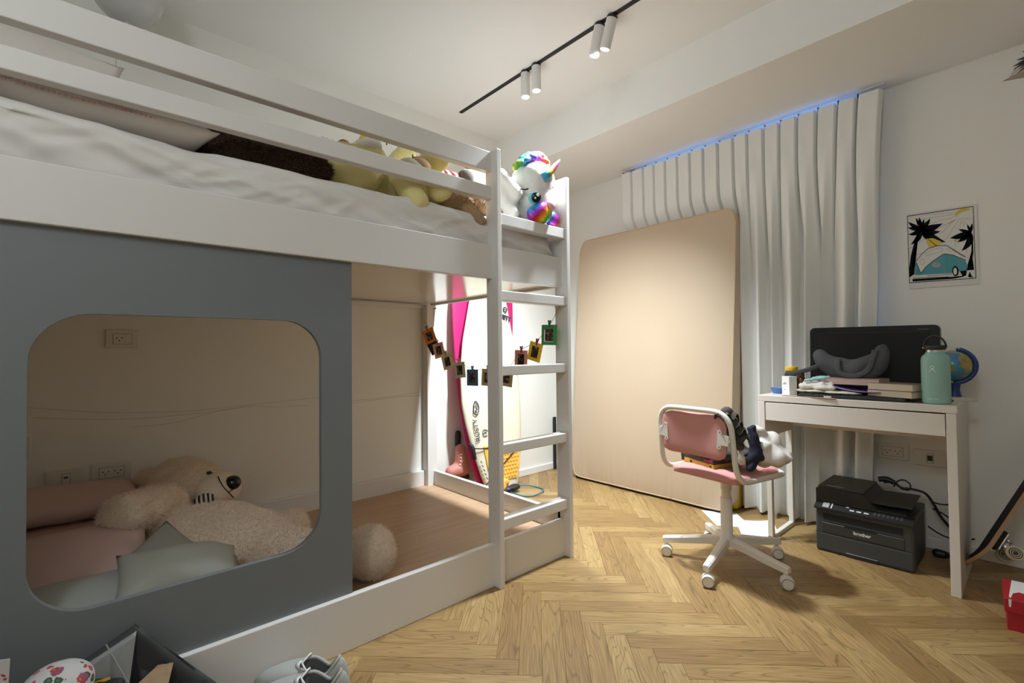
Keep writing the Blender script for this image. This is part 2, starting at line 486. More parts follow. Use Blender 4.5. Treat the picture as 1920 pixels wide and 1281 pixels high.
bm = BM(); tube(bm, round_poly([(-0.12, YF - 0.02, 1.0), (-0.12, YF + 0.035, 1.0), (0.0, YF + 0.035, 1.0)], 0.015), 0.009, 8); obj('door_handle', bm, M_trim, dr, True)
# window behind the curtain
M_glass = bpy.data.materials.new('window_glass'); M_glass.use_nodes = True
nt = M_glass.node_tree; nt.nodes.clear()
ou = nt.nodes.new('ShaderNodeOutputMaterial'); tr = nt.nodes.new('ShaderNodeBsdfTransparent'); gl = nt.nodes.new('ShaderNodeBsdfGlossy'); mx = nt.nodes.new('ShaderNodeMixShader')
gl.inputs['Roughness'].default_value = 0.02; mx.inputs[0].default_value = 0.06
nt.links.new(tr.outputs[0], mx.inputs[1]); nt.links.new(gl.outputs[0], mx.inputs[2]); nt.links.new(mx.outputs[0], ou.inputs[0])
win = thing('window_1', 'white framed two-pane window behind the pleated curtain', None, (-1.29, YB + 0.06, WZ0)); win['kind'] = 'structure'
bm = BM()
for a, b2, c, d in ((WX0, WX1, WZ0, WZ0 + 0.05), (WX0, WX1, WZ1 - 0.02, WZ1), (WX0, WX0 + 0.05, WZ0, WZ1), (WX1 - 0.05, WX1, WZ0, WZ1), (-1.32, -1.26, WZ0, WZ1)):
    box(bm, a, b2, YB + 0.03, YB + 0.09, c, d)
obj('window_frame', bm, M_trim, win)
for a, b2 in ((WX0 + 0.05, -1.32), (-1.26, WX1 - 0.05)):
    bm = BM(); box(bm, a, b2, YB + 0.055, YB + 0.061, WZ0 + 0.05, WZ1 - 0.02); obj('pane', bm, M_glass, win)
# baseboards: plain board with a rounded upper edge
def skirting(name, x0, x1, y0, y1):
    b = rbox(x0, x1, y0, y1, 0, 0.055, 0.004, 2); return struct(name, b, M_trim)
skirting('baseboard_left', XW, XW + 0.013, 1.775, YB)
skirting('baseboard_back', XW + 0.013, XR, YB - 0.013, YB)
skirting('baseboard_right', XR - 0.013, XR, YF, YB - 0.013)
# faint dents and rub marks left on the wall under the bunk
M_scuff = mat('scuff_paint', (0.60, 0.56, 0.49), 0.85)
for pts in (((-0.16, 0.779), (0.10, 0.735), (0.40, 0.715), (0.70, 0.725), (1.02, 0.735)), ((-0.14, 0.735), (0.15, 0.70), (0.42, 0.70), (0.66, 0.715), (0.78, 0.70), (0.95, 0.695)),
            ((0.17, 0.66), (0.34, 0.665), (0.5, 0.70), (0.66, 0.715)), ((1.15, 0.70), (1.4, 0.705), (1.66, 0.722)), ((1.18, 0.684), (1.5, 0.70), (1.68, 0.70))):
    bm = BM(); tube(bm, smooth_path([(XW + 0.0003, y, z) for y, z in pts]), 0.0013, n=5); obj('scuff_mark', bm, M_scuff, wall_left, local=True)

# ================================================================== lamps on the ceiling
M_lampw = mat('lamp_white', (0.72, 0.71, 0.69), 0.4)
M_lens = emit('lamp_lens', (1.0, 0.95, 0.88), 14)
bm = BM(); box(bm, -2.60, 0.55, 1.888, 1.914, HC - 0.003, HC + 0.0005)
o = obj('lighting_track', bm, M_blackm); setprops(o, 'long slim black magnetic lighting track set into the ceiling', 'light track')
heads = [(-1.963, 0.0, 'leftmost white cylinder spotlight on the black ceiling track, pointing straight down'),
         (-1.874, 0.0, 'white cylinder spotlight pointing straight down, second from the far end of the track'),
         (-1.428, 0.26, 'tilted white cylinder spotlight, third from the far end of the track'),
         (-1.352, 0.33, 'tilted white cylinder spotlight nearest the viewer on the black track')]
for k, (x, ti, lab) in enumerate(heads):
    d = Vector((-math.sin(ti), -0.0, -math.cos(ti)))
    t = thing('spotlight', lab, 'spotlight', (x, 1.901, HC - 0.004), (0, ti, 0), 'cylinder spotlights on the ceiling track')
    b = BM(); lathe(b, [(0.025, -0.011), (0.0262, -0.013), (0.0262, -0.148), (0.0245, -0.150), (0.022, -0.150), (0.021, -0.140)], 0, 0, 28, cap=False); obj('lamp_body', b, M_lampw, t, True, local=True, auto=40)
    b = BM(); lathe(b, [(0.019, 0.004), (0.0255, -0.002), (0.0255, -0.012)], 0, 0, 24); obj('connector', b, M_blackm, t, True, local=True, auto=40)
    b = BM(); lathe(b, [(0.0212, -0.143), (0.012, -0.140)], 0, 0, 24); obj('lens', b, M_lens, t, local=True)
    ld = bpy.data.lights.new('spot_beam', 'SPOT'); ld.energy = SPOT_W[k]; ld.color = LAMP_COL; ld.spot_size = R(100 if ti == 0 else 114); ld.spot_blend = 1.0; ld.shadow_soft_size = 0.045
    lo = bpy.data.objects.new('spot_beam', ld); C.objects.link(lo); lo.parent = t; lo.location = (0, 0, -0.155)

# unseen round fill lamp, added behind the viewer to brighten bed front and desk
gl_ = thing('fill_lamp', 'round opal fill lamp added on the ceiling behind the viewer near the door', 'fill lamp', (-0.05, -0.80, HC))
bm = BM(); lathe(bm, [(0.10, 0.0), (0.10, -0.03), (0.095, -0.035)], 0, 0, 32); obj('fill_lamp_base', bm, M_lampw, gl_, True, local=True, auto=40)
bm = BM(); lathe(bm, [(0.15 * math.sin(a), -0.10 - 0.075 * -math.cos(a)) for a in [R(5 + 170 * k / 14) for k in range(15)]], 0, 0, 32); obj('fill_lamp_glass', bm, emit('opal_fill_glow', (0.97, 1.0, 0.96), 3.0), gl_, True, local=True)
ld = bpy.data.lights.new('fill_glow', 'POINT'); ld.energy = FILL_LAMP_W; ld.color = LAMP_COL; ld.shadow_soft_size = 0.16
lo = bpy.data.objects.new('fill_glow', ld); C.objects.link(lo); lo.parent = gl_; lo.location = (0, 0, -0.36)

# ================================================================== bunk bed
M_panel = mat('panel_grey', (0.165, 0.178, 0.188), 0.5, bump=0.02, bscale=80)
M_ply = mat('plywood', (0.43, 0.275, 0.160), 0.5, var=0.22, vscale=3.0, stretch=(14, 1.2, 10))
M_gloss = mat('gloss_board', (0.74, 0.69, 0.62), 0.16)
bed = thing('bunk_bed', 'white wooden bunk bed with ladder and grey front panel with a rounded window', 'bunk bed', (-2.16, 0.70, 0))
def bpart(name, x0, x1, y0, y1, z0, z1, m=None, r=0.003):
    return obj(name, rbox(x0, x1, y0, y1, z0, z1, r, 2), m or M_bedw, bed, False)
bpart('side_board', -1.580, -1.555, -0.36, 1.737, 1.295, 1.441)
bpart('base_board', -1.580, -1.555, -0.36, 1.737, 0.0, 0.178)
bpart('top_rail', -1.592, -1.555, -0.36, 1.300, 1.755, 1.840)
bpart('guard_rail', -1.592, -1.555, -0.36, 1.300, 1.636, 1.692)
post = bpart('ladder_post', -1.594, -1.518, 1.296, 1.320, 0.0, 1.846)
bpart('ladder_post', -1.600, -1.518, 1.735, 1.758, 0.0, 1.828)
for zt, hh in ((1.577, 0.050), (1.247, 0.045), (0.926, 0.043), (0.594, 0.044), (0.280, 0.048)):
    bpart('rung', -1.578, -1.528, 1.318, 1.737, zt - hh, zt, r=0.004)
bpart('end_panel', -2.740, -1.540, 1.738, 1.760, 1.297, 1.815)
bpart('end_rail', -2.740, -1.580, 1.735, 1.760, 0.0, 0.207)
bpart('back_rail', -2.762, -2.738, -0.36, 1.700, 0.0, 0.208)
bpart('back_rail', -2.762, -2.736, -0.36, 1.700, 1.278, 1.304)
bpart('rear_post', -2.762, -2.700, 1.690, 1.760, 0.0, 1.30)
bpart('rear_post', -2.762, -2.700, -0.36, -0.30, 0.0, 1.82)
bpart('front_post', -1.620, -1.580, -0.36, -0.30, 0.0, 1.84)
bpart('end_panel', -2.700, -1.620, -0.36, -0.335, 0.0, 1.60)
bpart('bed_base', -2.736, -1.580, -0.335, 1.738, 1.310, 1.328, M_gloss)
bpart('floor_board', -2.738, -1.580, -0.335, 1.735, 0.098, 0.113, M_ply)
# grey front panel, one board with a rounded window cut out
def rrect(y0, y1, z0, z1, r, n):
    pts = []
    for cy, cz, a0 in ((y1 - r, z1 - r, 0), (y0 + r, z1 - r, 90), (y0 + r, z0 + r, 180), (y1 - r, z0 + r, 270)):
        for k in range(n + 1):
            a = R(a0 + 90 * k / n); pts.append((cy + r * math.cos(a), cz + r * math.sin(a)))
    return pts
hole = rrect(-0.091, 0.583, 0.366, 1.090, 0.118, 10)
out = []
oy0, oy1, oz0, oz1 = -0.36, 0.686, 0.172, 1.2965
for cy, cz in ((oy1, oz1), (oy0, oz1), (oy0, oz0), (oy1, oz0)): out.append((cy, cz))
bm = BM(); NH = len(hole); per = NH // 4
def ring(x, pts): return [bm.verts.new((x, y, z)) for y, z in pts]
xf, xb = -1.573, -1.593
hf, hb = ring(xf, hole), ring(xb, hole); of, ob_ = ring(xf, out), ring(xb, out)
hc = [[], []]
for (hh, oo) in ((hf, of), (hb, ob_)):
    for q in range(4):
        for k in range(per - 1): bm.faces.new((oo[q], hh[q * per + k], hh[q * per + k + 1]))
        bm.faces.new((oo[q], hh[q * per + per - 1], hh[(q * per + per) % NH], oo[(q + 1) % 4]))
for k in range(NH): bm.faces.new((hf[k], hf[(k + 1) % NH], hb[(k + 1) % NH], hb[k]))
for k in range(4): bm.faces.new((of[k], of[(k + 1) % 4], ob_[(k + 1) % 4], ob_[k]))
o = obj('front_panel', bm, M_panel, bed); o['label'] = 'blue-grey front panel with a rounded window opening'

# ------------------------------------------------------------------ bedding on the upper bunk
M_sheet = mat('white_sheet', (0.70, 0.665, 0.63), 0.85, bump=0.10, bscale=45, sheen=0.2)
bm = BM(); NS = 190
prof = [(-1.603, 1.332), (-1.600, 1.36)] + [(-1.598, 1.36 + 0.17 * k / 24) for k in range(1, 25)] + [(-1.598 - 0.058 * (1 - math.cos(R(a))), 1.530 + 0.058 * math.sin(R(a))) for a in range(9, 91, 9)] + [(-1.656 - 1.01 * k / 30, 1.588) for k in range(1, 31)] + [(-2.70, 1.56), (-2.722, 1.50), (-2.725, 1.40), (-2.725, 1.332)]
rows = []
for j in range(NS + 1):
    y = -0.325 + 2.05 * j / NS; row = []
    for (x, z) in prof:
        k = min(1, max(0, (z - 1.38) / 0.10)); p = Vector((x, y, z))
        s_ = 1 - abs(z - 1.50) * 2
        # long drag folds slanting down along the side, finer creases across them
        a = noise.noise(Vector((y * 2.6 + z * 9.0, z * 3.0 - y * 0.7, 1.7))); b2 = noise.noise(Vector((y * 7.0 + z * 17.0, z * 6.0, 8.2))); c2 = noise.noise(Vector((y * 11.0 - z * 20.0, z * 16.0, 4.4)))
        f = 0.036 * (0.45 - abs(a)) + 0.022 * (0.4 - abs(b2)) + 0.013 * (0.35 - abs(c2))
        edge = max(0, (y - 1.66) / 0.065)
        zz = z + max(0, 0.25 - y) * 0.05 * k
        if x > -1.66: x += k * f - 0.004
        if z > 1.54: zz += 0.010 * a + 0.007 * b2 + 0.010 * noise.noise(Vector((x * 4, y * 4, 2)))
        if edge > 0: zz -= 0.05 * edge * edge * max(0, (z - 1.40) / 0.19); x = x - (x + 2.16) * 0.03 * edge * edge
        row.append(bm.verts.new((x, y, zz)))
    rows.append(row)
for A, Bq in zip(rows, rows[1:]):
    for k in range(len(prof) - 1): bm.faces.new((A[k], Bq[k], Bq[k + 1], A[k + 1]))
    bm.faces.new((A[-1], Bq[-1], Bq[0], A[0]))
bm.faces.new(rows[0]); bm.faces.new(rows[-1][::-1])
o = obj('bed_mattress', bm, M_sheet, None, True); setprops(o, 'upper bunk mattress under a rumpled white fitted sheet', 'mattress')

M_case = mat('pillowcase', (0.72, 0.67, 0.63), 0.9, bump=0.08, bscale=60, sheen=0.2)
M_pinktrim = mat('pink_trim', (0.60, 0.37, 0.37), 0.8)
Mp = axes((-1.815, -0.06, 1.672), Vector((0.0, 1, -0.08)), Vector((-1, 0.0, 0.06)), Vector((0.06, 0.08, 1)))
bm = pillow(0.72, 0.44, 0.16, Mp, seed=2, wr=0.014)
o = obj('pillow', bm, M_case, None, True); setprops(o, 'long white pillow with a pink scalloped edge behind the guard rail', 'pillow')
bm = BM()
for k in range(60):
    t = k / 59
    p = Mp @ Vector((0.325 - 0.62 * t, -0.2085 + 0.016 * (2 * t - 1) ** 2, -0.006 - 0.030 * t + 0.004 * math.sin(t * 9)))
    ell(bm, p, (0.0055, 0.0045, 0.0035), (0, 0, 0), 6, 4)
obj('scallop_trim', bm, M_pinktrim, o, True)
Mp = axes((-2.20, -0.255, 1.850), Vector((0.09, 0.985, -0.14)), Vector((-0.37, 0.16, 0.915)), Vector((0.925, -0.05, 0.376)))
bm = pillow(0.66, 0.56, 0.17, Mp, seed=5)
o = obj('pillow', bm, M_case, None, True); setprops(o, 'white pillow propped up against the wall at the head end', 'pillow')

# ------------------------------------------------------------------ plush toys on the upper bunk
ZM = 1.585
def plush(name, label, shapes, m, furn, furl, voxel=0.011, it=5, seed=1, mf=None, group='plush toys on the upper bunk', curl=0.7, bump=0.004, width=0.0020):
    bm = BM()
    for s in shapes:
        if s[0] == 'e': ell(bm, s[1], s[2], s[3] if len(s) > 3 else (0, 0, 0))
        else: capsule(bm, s[1], s[2], s[3], s[4])
    b = solid_from(bm, voxel, it, bump=bump, bs=22, seed=seed)
    o = obj(name, b, m, None, True); setprops(o, label, 'plush toy', group)
    if furn: fur(o, mf or m, furn, furl, width=width, seed=seed, curl=curl)
    return o
M_brown = mat('brown_shag', (0.032, 0.014, 0.007), 0.9)
M_brownf = mat('brown_pile', (0.085, 0.040, 0.020), 0.8)
M_yel = mat('yellow_plush', (0.74, 0.65, 0.29), 0.95, sheen=0.3, bump=0.3, bscale=160)
M_tan = mat('tan_plush', (0.44, 0.285, 0.155), 0.95, sheen=0.3, bump=0.35, bscale=220)
M_cream = mat('cream_plush', (0.74, 0.61, 0.49), 0.95, sheen=0.3)
M_wht = mat('white_plush', (0.74, 0.72, 0.68), 0.95, sheen=0.3, bump=0.2, bscale=160)
M_gry = mat('grey_plush', (0.125, 0.108, 0.090), 0.95, bump=0.3, bscale=160)
M_lgry = mat('pale_grey_plush', (0.50, 0.46, 0.41), 0.95, bump=0.3, bscale=160)
M_eye = mat('eye_black', (0.004, 0.004, 0.004), 0.12)
M_white = mat('plain_white', (0.78, 0.77, 0.75), 0.6)
M_pinkp = mat('nose_brown', (0.20, 0.075, 0.06), 0.5)

o = plush('teddy_bear', 'large dark brown shaggy teddy bear lying behind the guard rail', [
    ('c', (-1.80, 0.33, 1.655), (-1.80, 0.55, 1.665), 0.082, 0.088), ('e', (-1.86, 0.63, 1.705), (0.105, 0.10, 0.085)), ('c', (-1.70, 0.36, 1.630), (-1.69, 0.62, 1.632), 0.045, 0.045),
    ('c', (-1.83, 0.25, 1.645), (-1.86, 0.05, 1.63), 0.055, 0.05), ('e', (-1.86, 0.705, 1.785), (0.042, 0.050, 0.034)), ('e', (-1.90, 0.60, 1.770), (0.05, 0.06, 0.025)), ('c', (-1.95, 0.35, 1.65), (-1.98, 0.60, 1.65), 0.06, 0.05)], M_brown, 26000, 0.016, seed=3, mf=M_brownf, curl=1.0)
bm = BM(); ell(bm, (-1.815, 0.762, 1.806), (0.022, 0.024, 0.018)); obj('nose', bm, M_pinkp, o, True)

fdir = disc((0.80, -0.45, -0.35))
yb = plush('teddy_bear', 'pale yellow plush bear lying on its back with both feet raised', [
    ('e', (-1.755, 0.755, 1.690), (0.100, 0.140, 0.093)), ('e', (-1.80, 0.845, 1.770), (0.085, 0.08, 0.062)), ('c', (-1.84, 0.92, 1.70), (-1.82, 1.06, 1.70), 0.095, 0.085),
    ('c', (-1.90, 0.98, 1.75), (-1.93, 1.09, 1.875), 0.045, 0.052), ('e', (-1.93, 1.11, 1.885), (0.05, 0.035, 0.05)),
    ('c', (-1.690, 0.935, 1.680), (-1.618, 0.972, 1.575), 0.044, 0.046), ('c', (-1.640, 0.960, 1.640), (-1.618, 0.990, 1.638), 0.022, 0.018),
    ('c', (-1.80, 1.06, 1.74), (-1.750, 1.115, 1.802), 0.05, 0.052), ('e', (-1.712, 1.118, 1.818), (0.066, 0.066, 0.040), fdir),
    ('c', (-1.72, 1.03, 1.655), (-1.675, 1.10, 1.655), 0.045, 0.046), ('e', (-1.605, 1.066, 1.648), (0.055, 0.055, 0.036), fdir)], M_yel, 36000, 0.0045, seed=4, voxel=0.008, it=2, width=0.0008, curl=1.0)
# sleeping face and shirt print of the yellow bear
M_facew = mat('face_white', (0.66, 0.62, 0.56), 0.8)
bm = BM(); ell(bm, (-1.765, 0.838, 1.802), (0.055, 0.055, 0.036), (0.3, 0.2, 0.2)); fp = obj('face_patch', bm, M_facew, yb, True); fp['label'] = 'white face patch with a closed eye'
bm = BM(); tube(bm, smooth_path([(-1.722, 0.868, 1.824), (-1.712, 0.880, 1.822), (-1.708, 0.888, 1.814), (-1.712, 0.892, 1.806)], 4), 0.0022, 6); obj('closed_eye', bm, M_eye, fp, True)
bm = BM(); ell(bm, (-1.752, 0.812, 1.812), (0.016, 0.016, 0.026)); obj('cheek', bm, mat('yellow_felt', (0.7, 0.52, 0.06), 0.8), fp, True)
bm = BM(); ell(bm, (-1.735, 1.025, 1.752), (0.062, 0.070, 0.042), (0, 0.35, 0)); sh = obj('shirt', bm, M_facew, yb, True); sh['label'] = 'off-white shirt with small dark letters'
bm = BM(); ell(bm, (-1.722, 1.045, 1.762), (0.050, 0.052, 0.040), (0, 0.35, 0)); obj('belly', bm, mat('belly_tan', (0.55, 0.36, 0.20), 0.8), sh, True)
for body, p, s in (('B', (-1.668, 1.000, 1.700), 0.026), ('k', (-1.664, 1.03, 1.698), 0.02), ('I', (-1.672, 0.985, 1.773), 0.022)):
    Mt = axes(p, Vector((0, 1, 0)), Vector((-0.25, 0, 0.97)), Vector((0.97, 0, 0.25)))
    obj('letter', text_bm(body, s, Mt, 0.0015, 0.001), M_eye, sh)

o = plush('teddy_bear', 'tan curly teddy bear with an arm hanging over the mattress edge', [
    ('c', (-1.70, 1.17, 1.640), (-1.70, 1.29, 1.650), 0.066, 0.060), ('c', (-1.66, 1.215, 1.642), (-1.613, 1.258, 1.560), 0.038, 0.036), ('e', (-1.606, 1.272, 1.545), (0.030, 0.036, 0.026)),
    ('c', (-1.67, 1.30, 1.645), (-1.66, 1.40, 1.615), 0.045, 0.045), ('e', (-1.75, 1.12, 1.66), (0.075, 0.07, 0.07))], M_tan, 16000, 0.006, seed=6, curl=1.2)
o = plush('donkey_plush', 'pale grey plush animal with dark grey ear and snout sitting by the wall', [
    ('e', (-1.95, 1.55, 1.905), (0.085, 0.085, 0.105), (0.5, 0, 0)), ('c', (-1.95, 1.48, 1.83), (-1.96, 1.52, 1.66), 0.06, 0.085), ('c', (-1.90, 1.52, 1.86), (-1.87, 1.40, 1.845), 0.05, 0.042)], M_lgry, 0, 0, seed=8)
bm = BM(); ell(bm, (-1.905, 1.455, 1.925), (0.022, 0.038, 0.042), (0, 0, 0.3)); obj('ear', bm, M_gry, o, True)
bm = BM(); ell(bm, (-1.868, 1.392, 1.838), (0.047, 0.040, 0.040)); obj('snout', bm, M_gry, o, True)
M_strip = ramp_mat('red_white_stripes', [(0.30, 0.01, 0.03, 1), (0.30, 0.01, 0.03, 1), (0.72, 0.68, 0.66, 1), (0.72, 0.68, 0.66, 1)], 34, axis=(0, 0.9, 0.35), rough=0.9)
MATS['red_white_stripes'].node_tree.nodes['Color Ramp'].color_ramp.interpolation = 'CONSTANT'
bm = BM(); capsule(bm, (-1.91, 1.27, 1.835), (-1.88, 1.375, 1.825), 0.032, 0.032); capsule(bm, (-1.95, 1.25, 1.70), (-1.93, 1.30, 1.83), 0.07, 0.04)
o = obj('striped_toy', solid_from(bm, 0.010, 4), M_strip, None, True); setprops(o, 'red and white striped soft toy between the yellow bear and grey plush', 'plush toy', 'plush toys on the upper bunk')

# white unicorn resting against the end panel
un = plush('unicorn_plush', 'big white unicorn plush with rainbow mane and horn at the foot end', [
    ('e', (-1.632, 1.622, 1.795), (0.112, 0.105, 0.112)), ('e', (-1.610, 1.625, 1.705), (0.085, 0.098, 0.078)),
    ('c', (-1.75, 1.56, 1.66), (-1.73, 1.50, 1.745), 0.085, 0.075), ('c', (-1.655, 1.435, 1.800), (-1.600, 1.487, 1.712), 0.034, 0.032), ('e', (-1.655, 1.460, 1.672), (0.055, 0.062, 0.085)),
    ('c', (-1.68, 1.44, 1.63), (-1.62, 1.47, 1.622), 0.05, 0.040), ('e', (-1.655, 1.62, 1.65), (0.075, 0.09, 0.065))], M_wht, 9000, 0.005, seed=9, width=0.0012)
rb = [(0.42, 0.0, 0.05, 1), (0.75, 0.15, 0.01, 1), (0.80, 0.60, 0.02, 1), (0.10, 0.45, 0.06, 1), (0.0, 0.35, 0.60, 1), (0.06, 0.06, 0.45, 1), (0.42, 0.02, 0.35, 1)]
M_rbw = ramp_mat('rainbow_plush', rb, 4.6, axis=(0.1, 1.0, -0.25), rough=0.6)
M_rbh = ramp_mat('rainbow_horn', [(0.50, 0.02, 0.16, 1), (0.35, 0.02, 0.25, 1), (0.02, 0.32, 0.55, 1), (0.03, 0.30, 0.12, 1), (0.75, 0.50, 0.02, 1), (0.60, 0.05, 0.02, 1), (0.30, 0.01, 0.06, 1)], 7.0, axis=(0.02, 0.66, 0.74), rough=0.35)
M_rbf = ramp_mat('rainbow_foil', rb, 9.0, axis=(0.2, 0.75, -0.65), rough=0.28)
bm = BM()
mp = smooth_path([(-1.610, 1.487, 1.838), (-1.600, 1.515, 1.868), (-1.600, 1.560, 1.896), (-1.598, 1.610, 1.912), (-1.592, 1.640, 1.910), (-1.578, 1.652, 1.892), (-1.566, 1.650, 1.868), (-1.560, 1.642, 1.850)], 4)
for i, p in enumerate(mp): ell(bm, p, 0.010 + 0.018 * math.sin(min(1, 0.1 + i / len(mp) * 0.95) * math.pi * 0.93), seg=12, rings=8)
obj('mane', solid_from(bm, 0.007, 3, bump=0.008, bs=45), M_rbw, un, True)
bm = BM(); tube(bm, [(-1.535, 1.590, 1.790), (-1.522, 1.606, 1.803), (-1.515, 1.638, 1.838), (-1.516, 1.672, 1.876), (-1.518, 1.688, 1.894), (-1.519, 1.693, 1.900)], [0.022, 0.021, 0.015, 0.009, 0.005, 0.002], 14); obj('horn', bm, M_rbh, un, True)
face = disc((0.82, -0.50, -0.25))
bm = BM(); ell(bm, (-1.535, 1.545, 1.691), (0.023, 0.025, 0.010), face); ey = obj('eye', bm, M_eye, un, True)
bm = BM(); ell(bm, (-1.524, 1.546, 1.699), (0.0085, 0.0085, 0.004), face); ell(bm, (-1.526, 1.532, 1.683), (0.004, 0.004, 0.003), face); obj('eye_glint', bm, M_white, ey, True)
bm = BM(); ell(bm, (-1.5415, 1.541, 1.690), (0.027, 0.029, 0.008), face); obj('iris', bm, mat('iris_teal', (0.10, 0.42, 0.45), 0.2), ey, True)
bm = BM(); tube(bm, smooth_path([(-1.575, 1.487, 1.728), (-1.556, 1.497, 1.722), (-1.545, 1.508, 1.727)], 4), 0.0035, 6); obj('closed_eye', bm, M_eye, un, True)
bm = BM(); ell(bm, (-1.545, 1.594, 1.632), (0.040, 0.060, 0.052), (0.5, 0, 0)); ell(bm, (-1.555, 1.560, 1.622), (0.036, 0.045, 0.04)); obj('hoof', solid_from(bm, 0.008, 3), M_rbf, un, True)
bm = BM(); ell(bm, (-1.515, 1.622, 1.664), (0.018, 0.024, 0.026)); obj('toe_pad', bm, mat('pink_felt', (0.78, 0.45, 0.48), 0.7), un, True)
bm = BM(); ell(bm, (-1.570, 1.694, 1.622), (0.030, 0.038, 0.040)); obj('hoof', bm, M_rbf, un, True)

# ------------------------------------------------------------------ lower bunk: cushions and the big teddy
ZP = 0.113
M_mauve = mat('mauve_fabric', (0.46, 0.32, 0.29), 0.9, bump=0.06, bscale=120)
M_mauve2 = mat('dusty_pink_fabric', (0.55, 0.40, 0.375), 0.9, bump=0.06, bscale=120)
M_sage = mat('grey_green_fabric', (0.27, 0.265, 0.23), 0.85, bump=0.05, bscale=120)
M_sage2 = mat('pale_sage_satin', (0.33, 0.335, 0.295), 0.6, bump=0.05, bscale=120)
M_blue = mat('pale_blue_fabric', (0.37, 0.395, 0.375), 0.85, bump=0.05, bscale=120)
bm = rbox(-2.68, -2.14, -0.32, 0.185, ZP, 0.380, 0.045, 4)
for v in bm.verts: v.co += Vector((0, 0, 0.008 * noise.noise(v.co * 6)))
o = obj('cushion', bm, M_mauve, None, True, auto=60); setprops(o, 'thick mauve seat cushion lying flat under the pink pillow', 'cushion', 'cushions in the lower bunk')
bm = pillow(0.54, 0.36, 0.11, axes((-2.50, -0.075, 0.425), Vector((0, 1, 0)), Vector((-1, 0, 0.05)), Vector((0.05, 0, 1))), seed=11)
o = obj('pillow', bm, M_mauve2, None, True); setprops(o, 'dusty pink pillow lying on the mauve seat cushion by the wall', 'pillow', 'cushions in the lower bunk')
bm = pillow(0.52, 0.34, 0.15, axes((-2.00, -0.075, 0.330), Vector((-0.03, 0.99, 0.03)), Vector((-0.93, -0.03, 0.36)), Vector((0.36, -0.03, 0.93))), seed=12)
o = obj('pillow', bm, M_mauve2, None, True); setprops(o, 'large dusty pink pillow slumped in front of the seat cushion', 'pillow', 'cushions in the lower bunk')
d1, d2 = Vector((0.54, -0.745, -0.38)).normalized(), Vector((0.686, 0.554, -0.469)).normalized()
bm = pillow(0.33, 0.33, 0.10, axes(Vector((-2.025, 0.222, 0.410)) + (d1 + d2) * 0.160, -d1, -d2, d1.cross(d2).normalized()), seed=13)
o = obj('cushion', bm, M_sage, None, True); setprops(o, 'grey-green square cushion with one corner pointing up against the teddy', 'cushion', 'cushions in the lower bunk')
bm = pillow(0.31, 0.21, 0.125, axes((-1.728, 0.225, 0.332), Vector((0.02, 0.985, -0.17)).normalized(), Vector((-0.92, 0.08, 0.38)).normalized(), Vector((0.38, 0.14, 0.91)).normalized()), seed=17, wr=0.022)
o = obj('cushion', bm, M_sage2, None, True); setprops(o, 'pale sage satin cushion lying on top in front of the grey-green one', 'cushion', 'cushions in the lower bunk')
bm = pillow(0.80, 0.34, 0.20, axes((-1.775, 0.02, 0.262), Vector((0.0, 1, 0.0)), Vector((-0.99, 0.0, 0.10)), Vector((0.10, 0, 0.99))), seed=19)
o = obj('pillow', bm, M_blue, None, True); setprops(o, 'long pale blue pillow lying lowest, just inside the panel window', 'pillow', 'cushions in the lower bunk')

bm = BM()
ell(bm, (-2.545, 0.335, 0.405), (0.135, 0.150, 0.125)); ell(bm, (-2.47, 0.42, 0.395), (0.075, 0.085, 0.060), (0, 0, 0.4))
ell(bm, (-2.60, 0.215, 0.435), (0.04, 0.05, 0.06)); ell(bm, (-2.63, 0.40, 0.455), (0.04, 0.035, 0.035))
ell(bm, (-2.17, 0.38, 0.252), (0.22, 0.24, 0.140), (0, 0.1, 0.5)); ell(bm, (-2.08, 0.45, 0.240), (0.19, 0.20, 0.140)); ell(bm, (-2.38, 0.34, 0.285), (0.12, 0.15, 0.080))
capsule(bm, (-2.34, 0.250, 0.395), (-2.12, 0.112, 0.438), 0.080, 0.070)
capsule(bm, (-2.40, 0.46, 0.27), (-2.36, 0.63, 0.195), 0.080, 0.072); ell(bm, (-2.345, 0.685, 0.190), (0.072, 0.07, 0.072)); ell(bm, (-2.335, 0.745, 0.190), (0.074, 0.060, 0.076))
capsule(bm, (-2.02, 0.50, 0.24), (-1.83, 0.74, 0.195), 0.105, 0.088); ell(bm, (-1.765, 0.84, 0.213), (0.095, 0.085, 0.100), (0, 0, 0.6))
b = solid_from(bm, 0.014, 6, bump=0.008, bs=16, seed=2)
for v in b.verts: v.co.z = max(v.co.z, ZP + 0.002)
td = obj('teddy_bear', b, M_cream, None, True); setprops(td, 'giant cream teddy bear lying among the cushions in the lower bunk', 'plush toy')
fur(td, mat('cream_pile', (0.80, 0.68, 0.56), 0.95), 100000, 0.014, width=0.0011, seed=21, curl=0.9)
M_muz = mat('muzzle_velour', (0.70, 0.58, 0.45), 0.8)
bm = BM(); ell(bm, (-2.450, 0.450, 0.392), (0.088, 0.100, 0.074), (0, 0, 0.35)); mz = obj('muzzle', bm, M_muz, td, True)
bm = BM(); ell(bm, (-2.395, 0.500, 0.422), (0.034, 0.034, 0.030), (0.3, 0.3, 0.5)); obj('nose', bm, M_eye, mz, True)
bm = BM(); tube(bm, smooth_path([(-2.400, 0.445, 0.458), (-2.365, 0.455, 0.425), (-2.358, 0.475, 0.395), (-2.372, 0.50, 0.360)], 5), 0.0024, 6); tube(bm, smooth_path([(-2.358, 0.478, 0.393), (-2.362, 0.500, 0.402)], 4), 0.0022, 6); obj('mouth_seam', bm, M_eye, mz, True)
bm = BM(); ell(bm, (-2.455, 0.420, 0.462), (0.014, 0.016, 0.013)); obj('eye', bm, M_eye, td, True)
